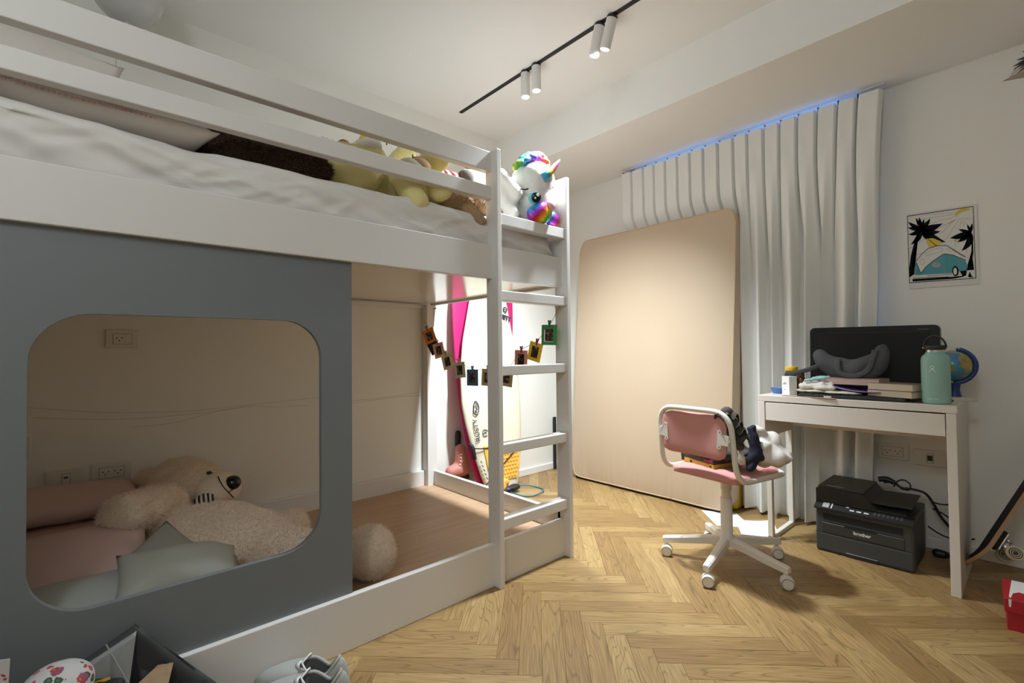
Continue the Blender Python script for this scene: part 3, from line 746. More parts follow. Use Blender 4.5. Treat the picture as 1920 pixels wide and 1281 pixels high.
bm = BM(); ell(bm, (-2.655, 0.44, 0.47), (0.013, 0.013, 0.013)); obj('eye', bm, M_eye, td, True)
M_bow = ramp_mat('black_white_stripes', [(0.01, 0.01, 0.012, 1), (0.6, 0.56, 0.5, 1)], 62, axis=(0.2, 1, 0.1), rough=0.8)
MATS['black_white_stripes'].node_tree.nodes['Color Ramp'].color_ramp.interpolation = 'CONSTANT'
bm = BM(); ell(bm, (-2.372, 0.392, 0.378), (0.028, 0.046, 0.022), (0.25, 0.3, 0.3)); obj('bow', bm, M_bow, td, True)

# ================================================================== beyond the foot of the bed
M_pink = mat('magenta_board', (0.50, 0.012, 0.13), 0.45)
M_boardw = mat('board_ivory', (0.72, 0.68, 0.54), 0.30, var=0.06, vscale=9, bump=0.25, bscale=26)
M_orange = mat('orange_foam', (0.86, 0.46, 0.08), 0.8)
M_ink = mat('ink_dark', (0.02, 0.025, 0.04), 0.6)
def surfboard(name, label, outline, x_of_z, t, m, rocker=0.0):
    """outline: (y, z) left side then right side, from tail to nose; a foam blank with rounded rails"""
    left, right = outline
    bm = BM(); rings = []
    N = 14
    for (yl, z), (yr, z2) in zip(left, right):
        cyy, hw = (yl + yr) / 2, max(0.004, (yr - yl) / 2); rr = []
        for k in range(2 * N):
            a = 2 * math.pi * k / (2 * N)
            ca, sa = math.cos(a), math.sin(a)
            y = cyy + hw * math.copysign(abs(ca) ** 0.75, ca)
            thick = t * min(1, hw / 0.13) ** 0.5
            x = x_of_z(z) + thick / 2 * math.copysign(abs(sa) ** 0.8, sa) - thick / 2
            rr.append(bm.verts.new((x, y, z)))
        rings.append(rr)
    for A, B in zip(rings, rings[1:]):
        for k in range(2 * N): bm.faces.new((A[k], A[(k + 1) % (2 * N)], B[(k + 1) % (2 * N)], B[k]))
    bm.faces.new(rings[0][::-1]); bm.faces.new(rings[-1])
    o = obj(name, bm, m, None, True, auto=60); return setprops(o, label, 'surfboard', 'surfboards leaning in the corner')
def interp(tab, z):
    for (z0, v0), (z1, v1) in zip(tab, tab[1:]):
        if z <= z1: return v0 + (v1 - v0) * (z - z0) / (z1 - z0)
    return tab[-1][1]
def sm(tab, zs):
    zz = [a for a, _ in tab]; vv = [b for _, b in tab]
    return np.interp(zs, zz, vv)
zs = np.linspace(0, 1, 40) ** 1.0
Zw = 0.012 + zs * 1.80
Lw = sm([(0, 2.085), (0.02, 2.06), (0.072, 2.036), (0.166, 1.998), (0.313, 1.952), (0.494, 1.905), (0.635, 1.882), (0.845, 1.886), (1.06, 1.922), (1.317, 1.995), (1.5, 2.05), (1.65, 2.105), (1.76, 2.16), (1.82, 2.195)], Zw)
Rw = sm([(0, 2.29), (0.02, 2.315), (0.069, 2.337), (0.251, 2.374), (0.438, 2.399), (0.592, 2.408), (0.80, 2.410), (1.06, 2.385), (1.338, 2.344), (1.5, 2.305), (1.65, 2.262), (1.76, 2.22), (1.82, 2.197)], Zw)
xw = lambda z: -2.50 - 0.092 * z
wb = surfboard('surfboard', 'ivory white surfboard with an orange traction pad behind the ladder', ([(y, z) for y, z in zip(Lw, Zw)], [(y, z) for y, z in zip(Rw, Zw)]), xw, 0.058, M_boardw)
Zp = 0.012 + zs * 1.95
Lp = sm([(0, 2.06), (0.095, 2.018), (0.229, 1.965), (0.483, 1.925), (0.627, 1.909), (0.843, 1.893), (1.133, 1.887), (1.316, 1.891), (1.6, 1.93), (1.8, 2.0), (1.92, 2.10), (1.97, 2.2)], Zp)
Rp = sm([(0, 2.18), (0.054, 2.20), (0.3, 2.27), (0.7, 2.36), (1.0, 2.42), (1.186, 2.445), (1.35, 2.457), (1.6, 2.42), (1.8, 2.35), (1.92, 2.27), (1.97, 2.21)], Zp)
xp = lambda z: -2.580 - 0.080 * z
pb = surfboard('surfboard', 'magenta pink surfboard leaning behind the white one', ([(y, z) for y, z in zip(Lp, Zp)], [(y, z) for y, z in zip(Rp, Zp)]), xp, 0.035, M_pink)
ax_n = Vector((1, 0, 0.092)).normalized(); ax_v = Vector((-0.092, 0, 1)).normalized(); ax_y = Vector((0, 1, 0))
def on_board(y, z, lift=0.003): return Vector((xw(z) + lift, y, z))
# ribbed traction pad: rows of small raised studs on a foam sheet
bm = plate([(2.075, 0.10), (2.30, 0.10), (2.335, 0.20), (2.35, 0.335), (2.02, 0.345), (2.045, 0.20)], Matrix(((0, 0, 1, xw(0.2) - 0.018), (1, 0, 0, 0), (0, 1, 0, 0), (0, 0, 0, 1))), 0.024)
for v in bm.verts: v.co.x += -0.092 * (v.co.z - 0.2)
pad = obj('traction_pad', bm, M_orange, wb); pad['label'] = 'orange studded traction pad'
bm = BM()
for r_ in range(9):
    for c_ in range(11):
        y = 2.075 + c_ * 0.0255 + (r_ % 2) * 0.012; z = 0.118 + r_ * 0.0255
        if y < 2.052 + 0.25 * max(0, 0.2 - z) * 0 + 0.01 or y > 2.30 + 0.15 * min(0.2, z - 0.1): continue
        p = on_board(y, z, 0.0055); box(bm, p.x, p.x + 0.005, y - 0.008, y + 0.008, z - 0.004, z + 0.004)
st = obj('stud', bm, M_orange, pad); st['kind'] = 'stuff'
bm = BM(); ell(bm, on_board(2.14, 0.055, 0.012), (0.02, 0.055, 0.035)); ell(bm, on_board(2.17, 0.085, 0.012), (0.018, 0.05, 0.03))
obj('pad_kick', solid_from(bm, 0.008, 3, bump=0.004, bs=30), M_orange, wb, True)
# dark fins / leash plug at the tail
bm = BM(); ell(bm, (-2.495, 2.26, 0.035), (0.035, 0.055, 0.022)); ell(bm, (-2.49, 2.18, 0.03), (0.03, 0.04, 0.018)); obj('leash_cuff', solid_from(bm, 0.008, 2), M_blackm, wb, True)
bm = BM(); ell(bm, (-2.470, 2.185, 0.042), (0.012, 0.016, 0.01)); obj('leash_tab', bm, mat('violet_strap', (0.14, 0.06, 0.24), 0.7), wb, True)
# black elastic cord wound round the white board
bm = BM()
tube(bm, smooth_path([on_board(1.945, 0.345, 0.004), on_board(2.02, 0.335, 0.008), on_board(2.2, 0.333, 0.009), on_board(2.37, 0.335, 0.008), (-2.565, 2.395, 0.345)], 4), 0.0042, 6)
tube(bm, smooth_path([on_board(2.375, 0.335, 0.009), on_board(2.22, 0.235, 0.010), on_board(2.10, 0.16, 0.010), on_board(2.03, 0.105, 0.009), on_board(1.995, 0.085, 0.006)], 4), 0.0042, 6)
tube(bm, smooth_path([(-2.575, 1.935, 0.37), (-2.548, 1.940, 0.35), (-2.543, 1.947, 0.31), (-2.545, 1.955, 0.27)], 4), 0.013, 8)
o = obj('bungee_cord', bm, M_blackm, None, True); setprops(o, 'black elastic cord wound around the tail of the white surfboard', 'cord')
bm = BM(); c0 = Vector((-2.44, 2.33, 0.010))
tube(bm, [c0 + Vector((0.115 * math.cos(a), 0.125 * math.sin(a), 0.006 * math.sin(3 * a))) for a in [2 * math.pi * k / 28 for k in range(28)]], 0.0045, 6, closed=True)
o = obj('cord_loop', bm, mat('teal_cord', (0.05, 0.19, 0.22), 0.5), None, True); setprops(o, 'thin teal cord loop lying on the floor by the white surfboard', 'cord')
# hand-lettered marks on the white board
def board_text(body, y, z, size, rot, bold=0.0):
    Mt = axes(on_board(y, z, 0.0015), ax_y, ax_v, ax_n) @ Matrix.Rotation(rot, 4, 'Z')
    return obj('lettering', text_bm(body, size, Mt, 0.0008, bold), M_ink, wb)
board_text('RUSTY', 1.972, 0.462, 0.052, R(98))
board_text('(S)', 2.038, 0.435, 0.05, R(80))
board_text('RUSTY', 2.285, 1.235, 0.045, R(-14), 0.003)
bm = BM(); Mr = axes(on_board(2.300, 1.292, 0.003), ax_y, ax_v, ax_n)
tube(bm, [Mr @ Vector((0.017 * math.cos(a), 0.017 * math.sin(a), 0)) for a in [2 * math.pi * k / 20 for k in range(20)]], 0.0042, 6, closed=True)
tube(bm, [Mr @ Vector((-0.012, 0.008, 0)), Mr @ Vector((0.012, -0.008, 0))], 0.003, 5); obj('round_logo', bm, M_ink, wb)
bm = BM()
tube(bm, smooth_path([on_board(*p) for p in ((1.957, 0.625), (1.975, 0.655), (2.0, 0.615), (1.985, 0.565), (1.955, 0.575), (1.960, 0.625))], 4), 0.0035, 6)
tube(bm, smooth_path([on_board(*p) for p in ((1.972, 0.63), (1.985, 0.60), (1.968, 0.59), (1.982, 0.575))], 4), 0.003, 6); obj('drawn_logo', bm, M_ink, wb)
bm = BM()
for k in range(5):
    z = 0.255 - k * 0.028; y = 1.985 + k * 0.010
    tube(bm, [on_board(y, z, 0.004), on_board(y + 0.010, z - 0.012, 0.005)], 0.003, 5)
obj('rail_marks', bm, M_ink, wb)
board_text('AB', 2.38, 0.84, 0.03, R(90))

# pink skate boot squeezed behind the boards
M_salmon = mat('salmon_boot', (0.47, 0.17, 0.13), 0.6)
bm = BM(); capsule(bm, (-2.690, 1.945, 0.315), (-2.690, 1.950, 0.19), 0.040, 0.055); capsule(bm, (-2.690, 1.955, 0.185), (-2.690, 1.865, 0.175), 0.056, 0.042)
b = solid_from(bm, 0.010, 4)
for v in b.verts: v.co.z = max(v.co.z, 0.135)
bt = obj('roller_skate', b, M_salmon, None, True); setprops(bt, 'salmon pink skate boot with white lace dots behind the pink surfboard', 'roller skate')
bm = BM(); box(bm, -2.715, -2.665, 1.835, 2.0, 0.112, 0.137); box(bm, -2.705, -2.675, 1.85, 1.99, 0.055, 0.114)
ch = obj('chassis', bm, M_blackm, bt)
for y in (1.855, 1.905, 1.955, 2.0):
    bm = BM(); lathe(bm, [(0.014, -0.012), (0.036, -0.012), (0.040, 0), (0.036, 0.012), (0.014, 0.012)], 0, 0, 18, M=TR((-2.69, y, 0.041), (0, R(90), 0))); obj('wheel', bm, M_blackm, bt, True, auto=40)
for k in range(5):
    bm = BM(); ell(bm, (-2.652, 1.925 - k * 0.004, 0.290 - k * 0.022), 0.0055, seg=8, rings=6); obj('eyelet', bm, M_white, bt, True)
bm = BM(); capsule(bm, (-2.735, 1.955, 0.345), (-2.735, 1.958, 0.42), 0.022, 0.022); o = obj('helmet_strap', solid_from(bm, 0.008, 2), M_blackm, None, True); setprops(o, 'small black rubber strap hanging on the wall beside the pink surfboard', 'strap')
o = obj('floor_strip', rbox(-2.752, -2.735, 2.938, 2.966, 0.0, 0.434, 0.002, 1), M_blackm); setprops(o, 'short black bar standing against the left wall near the corner', 'bar')

# ------------------------------------------------------------------ photo garland across the foot of the bed
gy = lambda x: 1.680
M_twine = mat('twine', (0.30, 0.20, 0.12), 0.9)
cards = [  # x, z of the card centre, tilt, colour, clip colour, name in labels
    (-2.650, 1.092, -22, (0.50, 0.16, 0.025), (0.35, 0.10, 0.03), 'orange'),
    (-2.541, 0.998, -14, (0.58, 0.32, 0.23), (0.45, 0.12, 0.13), 'pale pink'),
    (-2.447, 0.929, -16, (0.50, 0.46, 0.27), (0.25, 0.33, 0.15), 'pale yellow-green'),
    (-2.320, 0.879, -6, (0.42, 0.42, 0.37), (0.50, 0.40, 0.27), 'light grey'),
    (-2.196, 0.838, 0, (0.035, 0.10, 0.17), (0.05, 0.16, 0.36), 'dark blue'),
    (-2.060, 0.843, 4, (0.33, 0.25, 0.12), (0.30, 0.20, 0.10), 'tan'),
    (-1.899, 0.848, 7, (0.33, 0.25, 0.10), (0.30, 0.20, 0.10), 'mustard brown'),
    (-1.786, 0.945, 3, (0.50, 0.24, 0.20), (0.45, 0.03, 0.07), 'salmon pink'),
    (-1.684, 0.983, 15, (0.55, 0.36, 0.02), (0.30, 0.02, 0.03), 'bright yellow'),
    (-1.585, 1.064, 2, (0.03, 0.17, 0.06), (0.04, 0.16, 0.05), 'green')]
H = 0.048
clips = [Vector((x, gy(x), z)) + Vector((math.sin(R(t)) * -0.0, 0, H)) for x, z, t, *_ in cards]
pts = [Vector((-2.729, 1.688, 1.192))] + clips + [Vector((-1.562, 1.715, 1.190)), Vector((-1.562, 1.732, 1.202))]
bm = BM(); tube(bm, smooth_path(pts, 5), 0.0013, 5); tube(bm, [(-1.600, 1.733, 1.203), (-1.522, 1.733, 1.204)], 0.0016, 5)
o = obj('garland_string', bm, M_twine, None, True); setprops(o, 'thin brown twine strung across the foot of the bunk', 'string')
bm = BM(); tube(bm, [(-2.612, 1.684, 1.270), (-2.612, 1.683, 1.150)], 0.0012, 5); tube(bm, [(-2.612, 1.684, 1.267), (-2.580, 1.684, 1.267)], 0.003, 5)
o = obj('wire_hook', bm, M_blackm); setprops(o, 'thin black wire hanging from the bunk rail above the orange card', 'wire')
def photo_mat(k):
    M = bpy.data.materials.new('photo_print'); M.use_nodes = True; nt = M.node_tree; b = nt.nodes['Principled BSDF']; b.inputs['Roughness'].default_value = 0.3
    tc = nt.nodes.new('ShaderNodeTexCoord'); n = nt.nodes.new('ShaderNodeTexNoise'); n.noise_dimensions = '4D'; n.inputs['W'].default_value = k * 3.3; n.inputs['Scale'].default_value = 55; n.inputs['Detail'].default_value = 2
    cr = nt.nodes.new('ShaderNodeValToRGB'); e = cr.color_ramp.elements; e[0].position = 0.45; e[0].color = (0.012, 0.010, 0.012, 1); e[1].position = 0.72; e[1].color = (0.45, 0.28, 0.2, 1)
    q = e.new(0.56); q.color = (0.09, 0.05, 0.04, 1)
    nt.links.new(tc.outputs['Object'], n.inputs['Vector']); nt.links.new(n.outputs[0], cr.inputs[0]); nt.links.new(cr.outputs[0], b.inputs['Base Color']); return M
for k, (x, z, t, col, cc, nm) in enumerate(cards):
    Mc = TR((x, gy(x) - 0.003, z), (R(90), 0, 0)) @ Matrix.Rotation(R(-t), 4, 'Z')
    Mc = TR((x, gy(x) - 0.004, z)) @ Matrix.Rotation(R(8 + 14 * (-1.585 - x) / 1.07), 4, 'Z') @ Matrix.Rotation(R(t), 4, 'Y') @ Matrix.Rotation(R(90), 4, 'X')
    wd, hg = (0.040, 0.047)
    if nm == 'orange': wd = 0.044
    if nm == 'green': wd, hg = 0.046, 0.049
    b = rbox(-wd, wd, -hg, hg, -0.0008, 0.0008, 0.0004, 1, M=Mc)
    o = obj('photo_card', b, mat('card_' + nm.replace(' ', '_').replace('-', '_'), tuple(min(0.85, c * 1.5) for c in col), 0.7)); setprops(o, nm + ' card with a small framed photo pegged to the twine', 'photo card', 'photo cards on the twine')
    b = BM(); box(b, -wd * 0.52, wd * 0.50, -hg * 0.62, hg * 0.58, 0.0008, 0.0014, M=Mc); ph = obj('photo', b, photo_mat(k), o)
    if nm in ('green', 'light grey'):
        b = BM(); box(b, -wd * 0.66, wd * 0.50, -hg * 0.68, hg * 0.50, 0.0006, 0.0011, M=Mc); obj('photo_border', b, M_white, o)
    pc = Mc @ Vector((0, hg, 0))
    b = BM()
    for s in (-1, 1): 
        vs = box(b, -0.0035, 0.0035, -0.012, 0.022, 0.001, 0.0045, M=Mc @ Matrix.Translation((0.002, hg, 0)) @ Matrix.Rotation(R(7 * s), 4, 'X') @ Matrix.Translation((0, 0, s * 0.002)) @ Matrix.Rotation(R(8 * s), 4, 'Z'))
    o = obj('clothespin', b, mat('peg_' + nm.replace(' ', '_').replace('-', '_'), cc, 0.6)); setprops(o, 'tiny wooden clothespin holding the ' + nm + ' card', 'clothespin', 'clothespins on the twine')
x = -2.690
b = rbox(-0.040, 0.040, -0.045, 0.045, -0.0008, 0.0008, 0.0004, 1, M=TR((-2.622, 1.690, 1.022)) @ Matrix.Rotation(R(20), 4, 'Z') @ Matrix.Rotation(R(-32), 4, 'Y') @ Matrix.Rotation(R(90), 4, 'X'))
o = obj('photo_card', b, M_blackm); setprops(o, 'black card hanging behind and below the orange photo card', 'photo card', 'photo cards on the twine')

# ================================================================== curtain over the window
M_cur = mat('curtain_cloth', (0.77, 0.765, 0.735), 0.9, sheen=0.15, bump=0.04, bscale=260)
edges = [-2.075, -1.985, -1.886, -1.800, -1.712, -1.622, -1.532, -1.440, -1.345, -1.248, -1.165, -1.072, -0.985, -0.892, -0.795, -0.700, -0.612, -0.505]
bm = BM(); NZ = 40; cols = []; Z0, Z1 = 0.018, 2.300
r2 = random.Random(11); sway = [r2.uniform(-1, 1) for _ in edges]
for i in range(len(edges) - 1):
    for k in range(21):
        if i and k == 0: continue
        cols.append((i, k / 20))
grid = []
for jz in range(NZ + 1):
    tz = (jz / NZ); z = Z1 - (Z1 - Z0) * (tz ** 1.15); row = []
    lowb = min(1, max(0, (Z1 - 0.20 - z) / 0.9)); lowb = lowb * lowb * (3 - 2 * lowb)
    for (i, s) in cols:
        low = lowb if edges[i] > -1.26 else 0.0
        sw = lambda q: sway[q] * 0.022 * low * (edges[q] > -1.2)
        a, b2 = edges[i] + (sw(i) if 0 < i else 0), edges[i + 1] + (sw(i + 1) if i + 1 < len(edges) - 1 else 0)
        ft = min(1.0, math.sin(math.pi * s) * 4.2) ** 1.7
        fb = (0.5 - 0.5 * math.cos(2 * math.pi * s)) ** 1.25
        f = ft * (1 - low) + fb * low
        x = a + (b2 - a) * s
        if x > -1.24: x += 0.014 * low * math.sin(math.pi * 2 * s + sway[i] * 2) - 0.115 * ((2.3 - z) / 2.3) ** 0.8 * max(0, (x + 1.24) / 0.74) ** 1.3
        crest, back = (2.992 if x > -1.24 else 2.992 + 0.045 * min(1, (-1.24 - x) / 0.1) * min(1, max(0, (1.97 - z) / 0.12))), 3.100
        flat = min(1, max(0, (-1.22 - x) / 0.05)) * min(1, max(0, (1.92 - z) / 0.10))
        crest = crest + (3.075 - crest) * flat
        if i == len(edges) - 2: back = 3.03; 
        y = back + (crest - back) * f
        d = math.exp(-((z - 2.135) / 0.018) ** 2 - ((s - 0.55) / 0.22) ** 2) * 0.010
        y += d + 0.004 * noise.noise(Vector((x * 6, z * 1.5, 3)))
        row.append(bm.verts.new((x, y, z)))
    grid.append(row)
for A, B in zip(grid, grid[1:]):
    for k in range(len(A) - 1): bm.faces.new((A[k], A[k + 1], B[k + 1], B[k]))
cur = obj('curtain', bm, M_cur, None, True); setprops(cur, 'floor-length pleated off-white curtain covering the window', 'curtain')
bm = BM(); box(bm, -2.08, -0.50, 3.020, 3.034, HS - 0.006, HS + 0.0005); obj('curtain_rail', bm, M_trim, cur)
for e in edges[:-1]:
    bm = BM(); box(bm, e - 0.003, e + 0.003, 3.022, 3.032, 2.300, HS - 0.012); obj('hook', bm, M_black, cur)

# ------------------------------------------------------------------ mattress leaning against the curtain
M_beige = mat('beige_satin', (0.50, 0.385, 0.268), 0.5, sheen=0.2)
M_pipe = mat('piping_tan', (0.52, 0.37, 0.22), 0.5)
W2, HT, TH = 0.608, 1.835, 0.125
bm = BM(); nu, nv = 120, 60
def mface(u, v, side):
    a, b2 = u * 2 - 1, v * 2 - 1
    x = a * W2; z = v * HT
    # rounded corners in plan
    rc = 0.075; dx, dz = max(0, abs(a) * W2 - (W2 - rc)), max(0, abs(b2) * HT / 2 - (HT / 2 - rc))
    L = math.hypot(dx, dz)
    if L > rc: x -= math.copysign(dx * (1 - rc / L), a); z -= math.copysign(dz * (1 - rc / L), b2)
    puff = ((1 - abs(a) ** 5) * (1 - abs(b2) ** 7))
    y = side * (TH / 2 * 0.98 + 0.020 * puff)
    if side < 0:
        wz = math.exp(-((v - 0.0) / 0.10) ** 2)
        y -= 0.016 * wz * (0.35 - abs(noise.noise(Vector((a * 16, v * 3, 1))))) * (0.6 + 0.4 * noise.noise(Vector((a * 3, 0, 7)))) + 0.004 * wz * noise.noise(Vector((a * 40, v * 6, 2))) + 0.006 * noise.noise(Vector((a * 2.2, v * 3, 4)))
    return Vector((x, y, z))
g = {}
for side in (-1, 1):
    for i in range(nu + 1):
        for j in range(nv + 1):
            e = lambda t: 0.5 - 0.5 * math.cos(math.pi * t) * (1) if False else t
            g[(side, i, j)] = bm.verts.new(mface(i / nu, j / nv, side))
    for i in range(nu):
        for j in range(nv):
            f = [g[(side, i, j)], g[(side, i + 1, j)], g[(side, i + 1, j + 1)], g[(side, i, j + 1)]]
            bm.faces.new(f if side < 0 else f[::-1])
rim = [(i, 0) for i in range(nu)] + [(nu, j) for j in range(nv)] + [(i, nv) for i in range(nu, 0, -1)] + [(0, j) for j in range(nv, 0, -1)]
for k in range(len(rim)):
    a, b2 = rim[k], rim[(k + 1) % len(rim)]
    bm.faces.new((g[(-1, *b2)], g[(-1, *a)], g[(1, *a)], g[(1, *b2)]))
ang = math.atan2(0.093, 1.80)
Mm = TR((-1.862, 2.868, 0.006), (-ang, 0, R(1.0)))
Mm = TR((-1.862, 2.915, 0.016)) @ Matrix.Rotation(-ang, 4, 'X')
shear = Matrix.Identity(4); shear[0][2] = 0.020
rimpts = [Mm @ (shear @ (mface(i / nu, j / nv, -1) + Vector((0, 0.0, 0)))) for i, j in rim]
bm.transform(Mm @ shear)
mt = obj('mattress', bm, M_beige, None, True, auto=50); setprops(mt, 'bare beige mattress standing on edge against the curtain', 'mattress')
bm = BM(); tube(bm, rimpts[::3], 0.0042, 6, closed=True); obj('piping', bm, M_pipe, mt, True)
bm = BM(); box(bm, -2.44, -1.33, 2.862, 2.95, 0.0, 0.018); obj('gap_shade', bm, M_blackm, mt)  # black strip standing in for the shade in the gap under the mattress
bm = BM(); ell(bm, Mm @ Vector((-0.35, -0.045, HT - 0.02)), 0.006, seg=8, rings=6); obj('button', bm, M_white, mt, True)
# yellow bundle between the mattress and the curtain
bm = rbox(-1.335, -1.255, 2.965, 3.06, 0.0, 0.17, 0.025, 3)
for v in bm.verts: v.co.x += 0.012 * noise.noise(v.co * 9); v.co.z *= 1 - 0.2 * max(0, v.co.x + 1.29)
o = obj('yellow_bag', bm, mat('yellow_nylon', (0.55, 0.38, 0.02), 0.5), None, True, auto=60); setprops(o, 'yellow bundle tucked on the floor behind the beige mattress', 'bag')

# ================================================================== desk
M_desk = mat('desk_foil', (0.70, 0.645, 0.575), 0.35)
M_metalw = mat('white_metal', (0.72, 0.68, 0.60), 0.4)
M_screw = mat('screw_dark', (0.10, 0.09, 0.08), 0.4, metal=0.6)
desk = thing('desk', 'small white desk with one wide drawer against the curtain and wall', 'desk', (-0.60, 2.77, 0))
DX0, DX1, DY0, DY1, DZ = -0.968, -0.224, 2.560, 2.980, 0.752
obj('tabletop', rbox(DX0, DX1, DY0, DY1, DZ - 0.030, DZ, 0.0015, 1), M_desk, desk)
obj('side_panel', rbox(DX1 - 0.034, DX1 - 0.003, DY0, DY1, 0.0, DZ - 0.031, 0.0015, 1), M_desk, desk)
obj('side_panel', rbox(DX0 + 0.002, DX0 + 0.030, DY0, DY1 - 0.03, 0.535, DZ - 0.031, 0.0015, 1), M_desk, desk)
obj('drawer', rbox(DX0 + 0.034, DX1 - 0.037, DY0 + 0.001, DY0 + 0.020, 0.628, DZ - 0.0355, 0.0012, 1), M_desk, desk)
bm = BM(); box(bm, DX0 + 0.05, DX1 - 0.05, DY0 + 0.02, DY1 - 0.06, 0.64, 0.652); box(bm, DX0 + 0.05, DX0 + 0.062, DY0 + 0.02, DY1 - 0.06, 0.64, 0.70); box(bm, DX1 - 0.062, DX1 - 0.05, DY0 + 0.02, DY1 - 0.06, 0.64, 0.70)
obj('drawer_box', bm, M_desk, desk)
obj('back_rail', rbox(DX0 + 0.03, DX1 - 0.034, DY1 - 0.05, DY1 - 0.03, 0.56, DZ - 0.031, 0.001, 1), M_desk, desk)
lx = DX0 + 0.016
bm = rbox(lx - 0.012, lx + 0.012, 2.640, 2.672, 0.012, 0.54, 0.003, 2); rbox(lx - 0.012, lx + 0.012, 2.945, 2.977, 0.012, 0.72, 0.003, 2, bm=bm); rbox(lx - 0.012, lx + 0.012, 2.640, 2.977, 0.0, 0.024, 0.003, 2, bm=bm)
lg = obj('leg_frame', bm, M_metalw, desk); lg['label'] = 'white metal loop leg under the left end'
bm = BM(); ell(bm, (DX0 + 0.031, 2.93, 0.60), (0.003, 0.007, 0.007), seg=10, rings=6); obj('screw', bm, M_screw, desk, True)

# ---- things standing on the desk
# monitor
mon = thing('monitor', 'large black flat monitor standing at the back of the desk', 'monitor', (-0.553, 2.86, DZ))
b = rbox(-0.252, 0.252, -0.022, 0.022, -0.165, 0.165, 0.001, 1, M=None)
b.free()
def rr2(w2, h2, r, n=8):
    return [(sx * (w2 - r) + r * math.cos(R(a0 + 90 * k / n)), sy * (h2 - r) + r * math.sin(R(a0 + 90 * k / n))) for sx, sy, a0 in ((1, 1, 0), (-1, 1, 90), (-1, -1, 180), (1, -1, 270)) for k in range(n + 1)]
Mmn = TR((-0.558, 2.862, 0.918)) @ Matrix.Rotation(R(90), 4, 'X') @ Matrix.Rotation(R(-0.6), 4, 'Z')
M_bez = mat('bezel_black', (0.010, 0.010, 0.011), 0.35, spec=0.3)
M_scr = mat('screen_off', (0.010, 0.010, 0.009), 0.5, spec=0.25)
obj('casing', plate(rr2(0.257, 0.172, 0.022), Mmn @ Matrix.Translation((0, 0, -0.042)), 0.045), M_bez, mon)
bm = BM(); box(bm, -0.226, 0.226, -0.135, 0.140, 0.0028, 0.0042, M=Mmn); obj('screen', bm, M_scr, mon)
bm = BM()
for x0, x1, y0, y1 in ((-0.230, 0.230, 0.140, 0.144), (-0.230, 0.230, -0.139, -0.135), (-0.230, -0.226, -0.139, 0.144), (0.226, 0.230, -0.139, 0.144)): box(bm, x0, x1, y0, y1, 0.0028, 0.0065, M=Mmn)
obj('screen_rim', bm, mat('rim_black', (0.006, 0.006, 0.006), 0.5), mon)
bm = BM()
for k in range(9): box(bm, 0.178 + k * 0.0048, 0.1815 + k * 0.0048, 0.151, 0.1545, 0.003, 0.0038, M=Mmn)
obj('maker_mark', bm, mat('mark_grey', (0.09, 0.09, 0.085), 0.4), mon)
bm = rbox(-0.66, -0.45, 2.83, 2.96, DZ + 0.0005, DZ + 0.014, 0.004, 2); rbox(-0.59, -0.52, 2.885, 2.915, DZ + 0.012, 0.86, 0.004, 2, bm=bm); obj('stand', bm, M_bez, mon)

# mint bottle
M_mint = mat('mint_powder', (0.27, 0.455, 0.395), 0.5, bump=0.05, bscale=900)
M_steel = mat('brushed_steel', (0.62, 0.58, 0.52), 0.3, metal=1.0)
bx, by = -0.292, 2.625
bot = thing('water_bottle', 'tall mint green water bottle with a black loop cap at the desk corner', 'bottle', (bx, by, DZ + 0.0005))
bm = BM(); lathe(bm, [(0.041, 0.0), (0.0455, 0.003), (0.0465, 0.008), (0.0465, 0.176), (0.0455, 0.187), (0.041, 0.197), (0.034, 0.203), (0.031, 0.207), (0.0305, 0.213)], 0, 0, 40); obj('bottle_body', bm, M_mint, bot, True, local=True, auto=60)
bm = BM(); lathe(bm, [(0.0285, 0.212), (0.0285, 0.222)], 0, 0, 32); obj('neck', bm, M_steel, bot, True, local=True, auto=50)
bm = BM(); lathe(bm, [(0.033, 0.2215), (0.034, 0.223), (0.034, 0.238), (0.032, 0.241)], 0, 0, 32); cap = obj('cap', bm, M_black, bot, True, local=True, auto=50)
bm = BM(); tube(bm, [(0.035 * math.cos(a) * 1.0, -0.006 * math.sin(a), 0.231 + 0.048 * math.sin(a)) for a in [math.pi * k / 20 for k in range(21)]], 0.0045, 8, flat=(1.3, 0.8)); obj('handle', bm, M_black, cap, True, local=True)
for s in (-1, 1):
    bm = BM(); lathe(bm, [(0.0042, -0.003), (0.0042, 0.003)], 0, 0, 12, M=TR((s * 0.0365, 0, 0.231), (0, R(90), 0))); obj('rivet', bm, M_steel, cap, local=True)
vd = Vector((0, 0, 0)) - Vector((bx, by, 0)); fa = math.atan2(vd.y, vd.x) - 0.22
def on_cyl(ds, z, r=0.0468): 
    a = fa + ds / 0.0465; return Vector((r * math.cos(a), r * math.sin(a), z))
bm = BM()
tube(bm, smooth_path([on_cyl(0.0105, 0.130), on_cyl(0.005, 0.139), on_cyl(-0.006, 0.150), on_cyl(0, 0.156), on_cyl(0.006, 0.150), on_cyl(-0.005, 0.139), on_cyl(-0.0105, 0.130)], 4), 0.0011, 5)
tube(bm, [on_cyl(-0.0035, 0.1415), on_cyl(0.0035, 0.1415)], 0.001, 5)
obj('figure_emblem', bm, M_white, bot, local=True)
tb = text_bm('Hydro Flask', 0.0078, Matrix.Identity(4), 0.0003)
for v in tb.verts: v.co = on_cyl(v.co.x, 0.022 + v.co.y, 0.0466 + v.co.z)
obj('lettering', tb, M_white, bot, local=True)

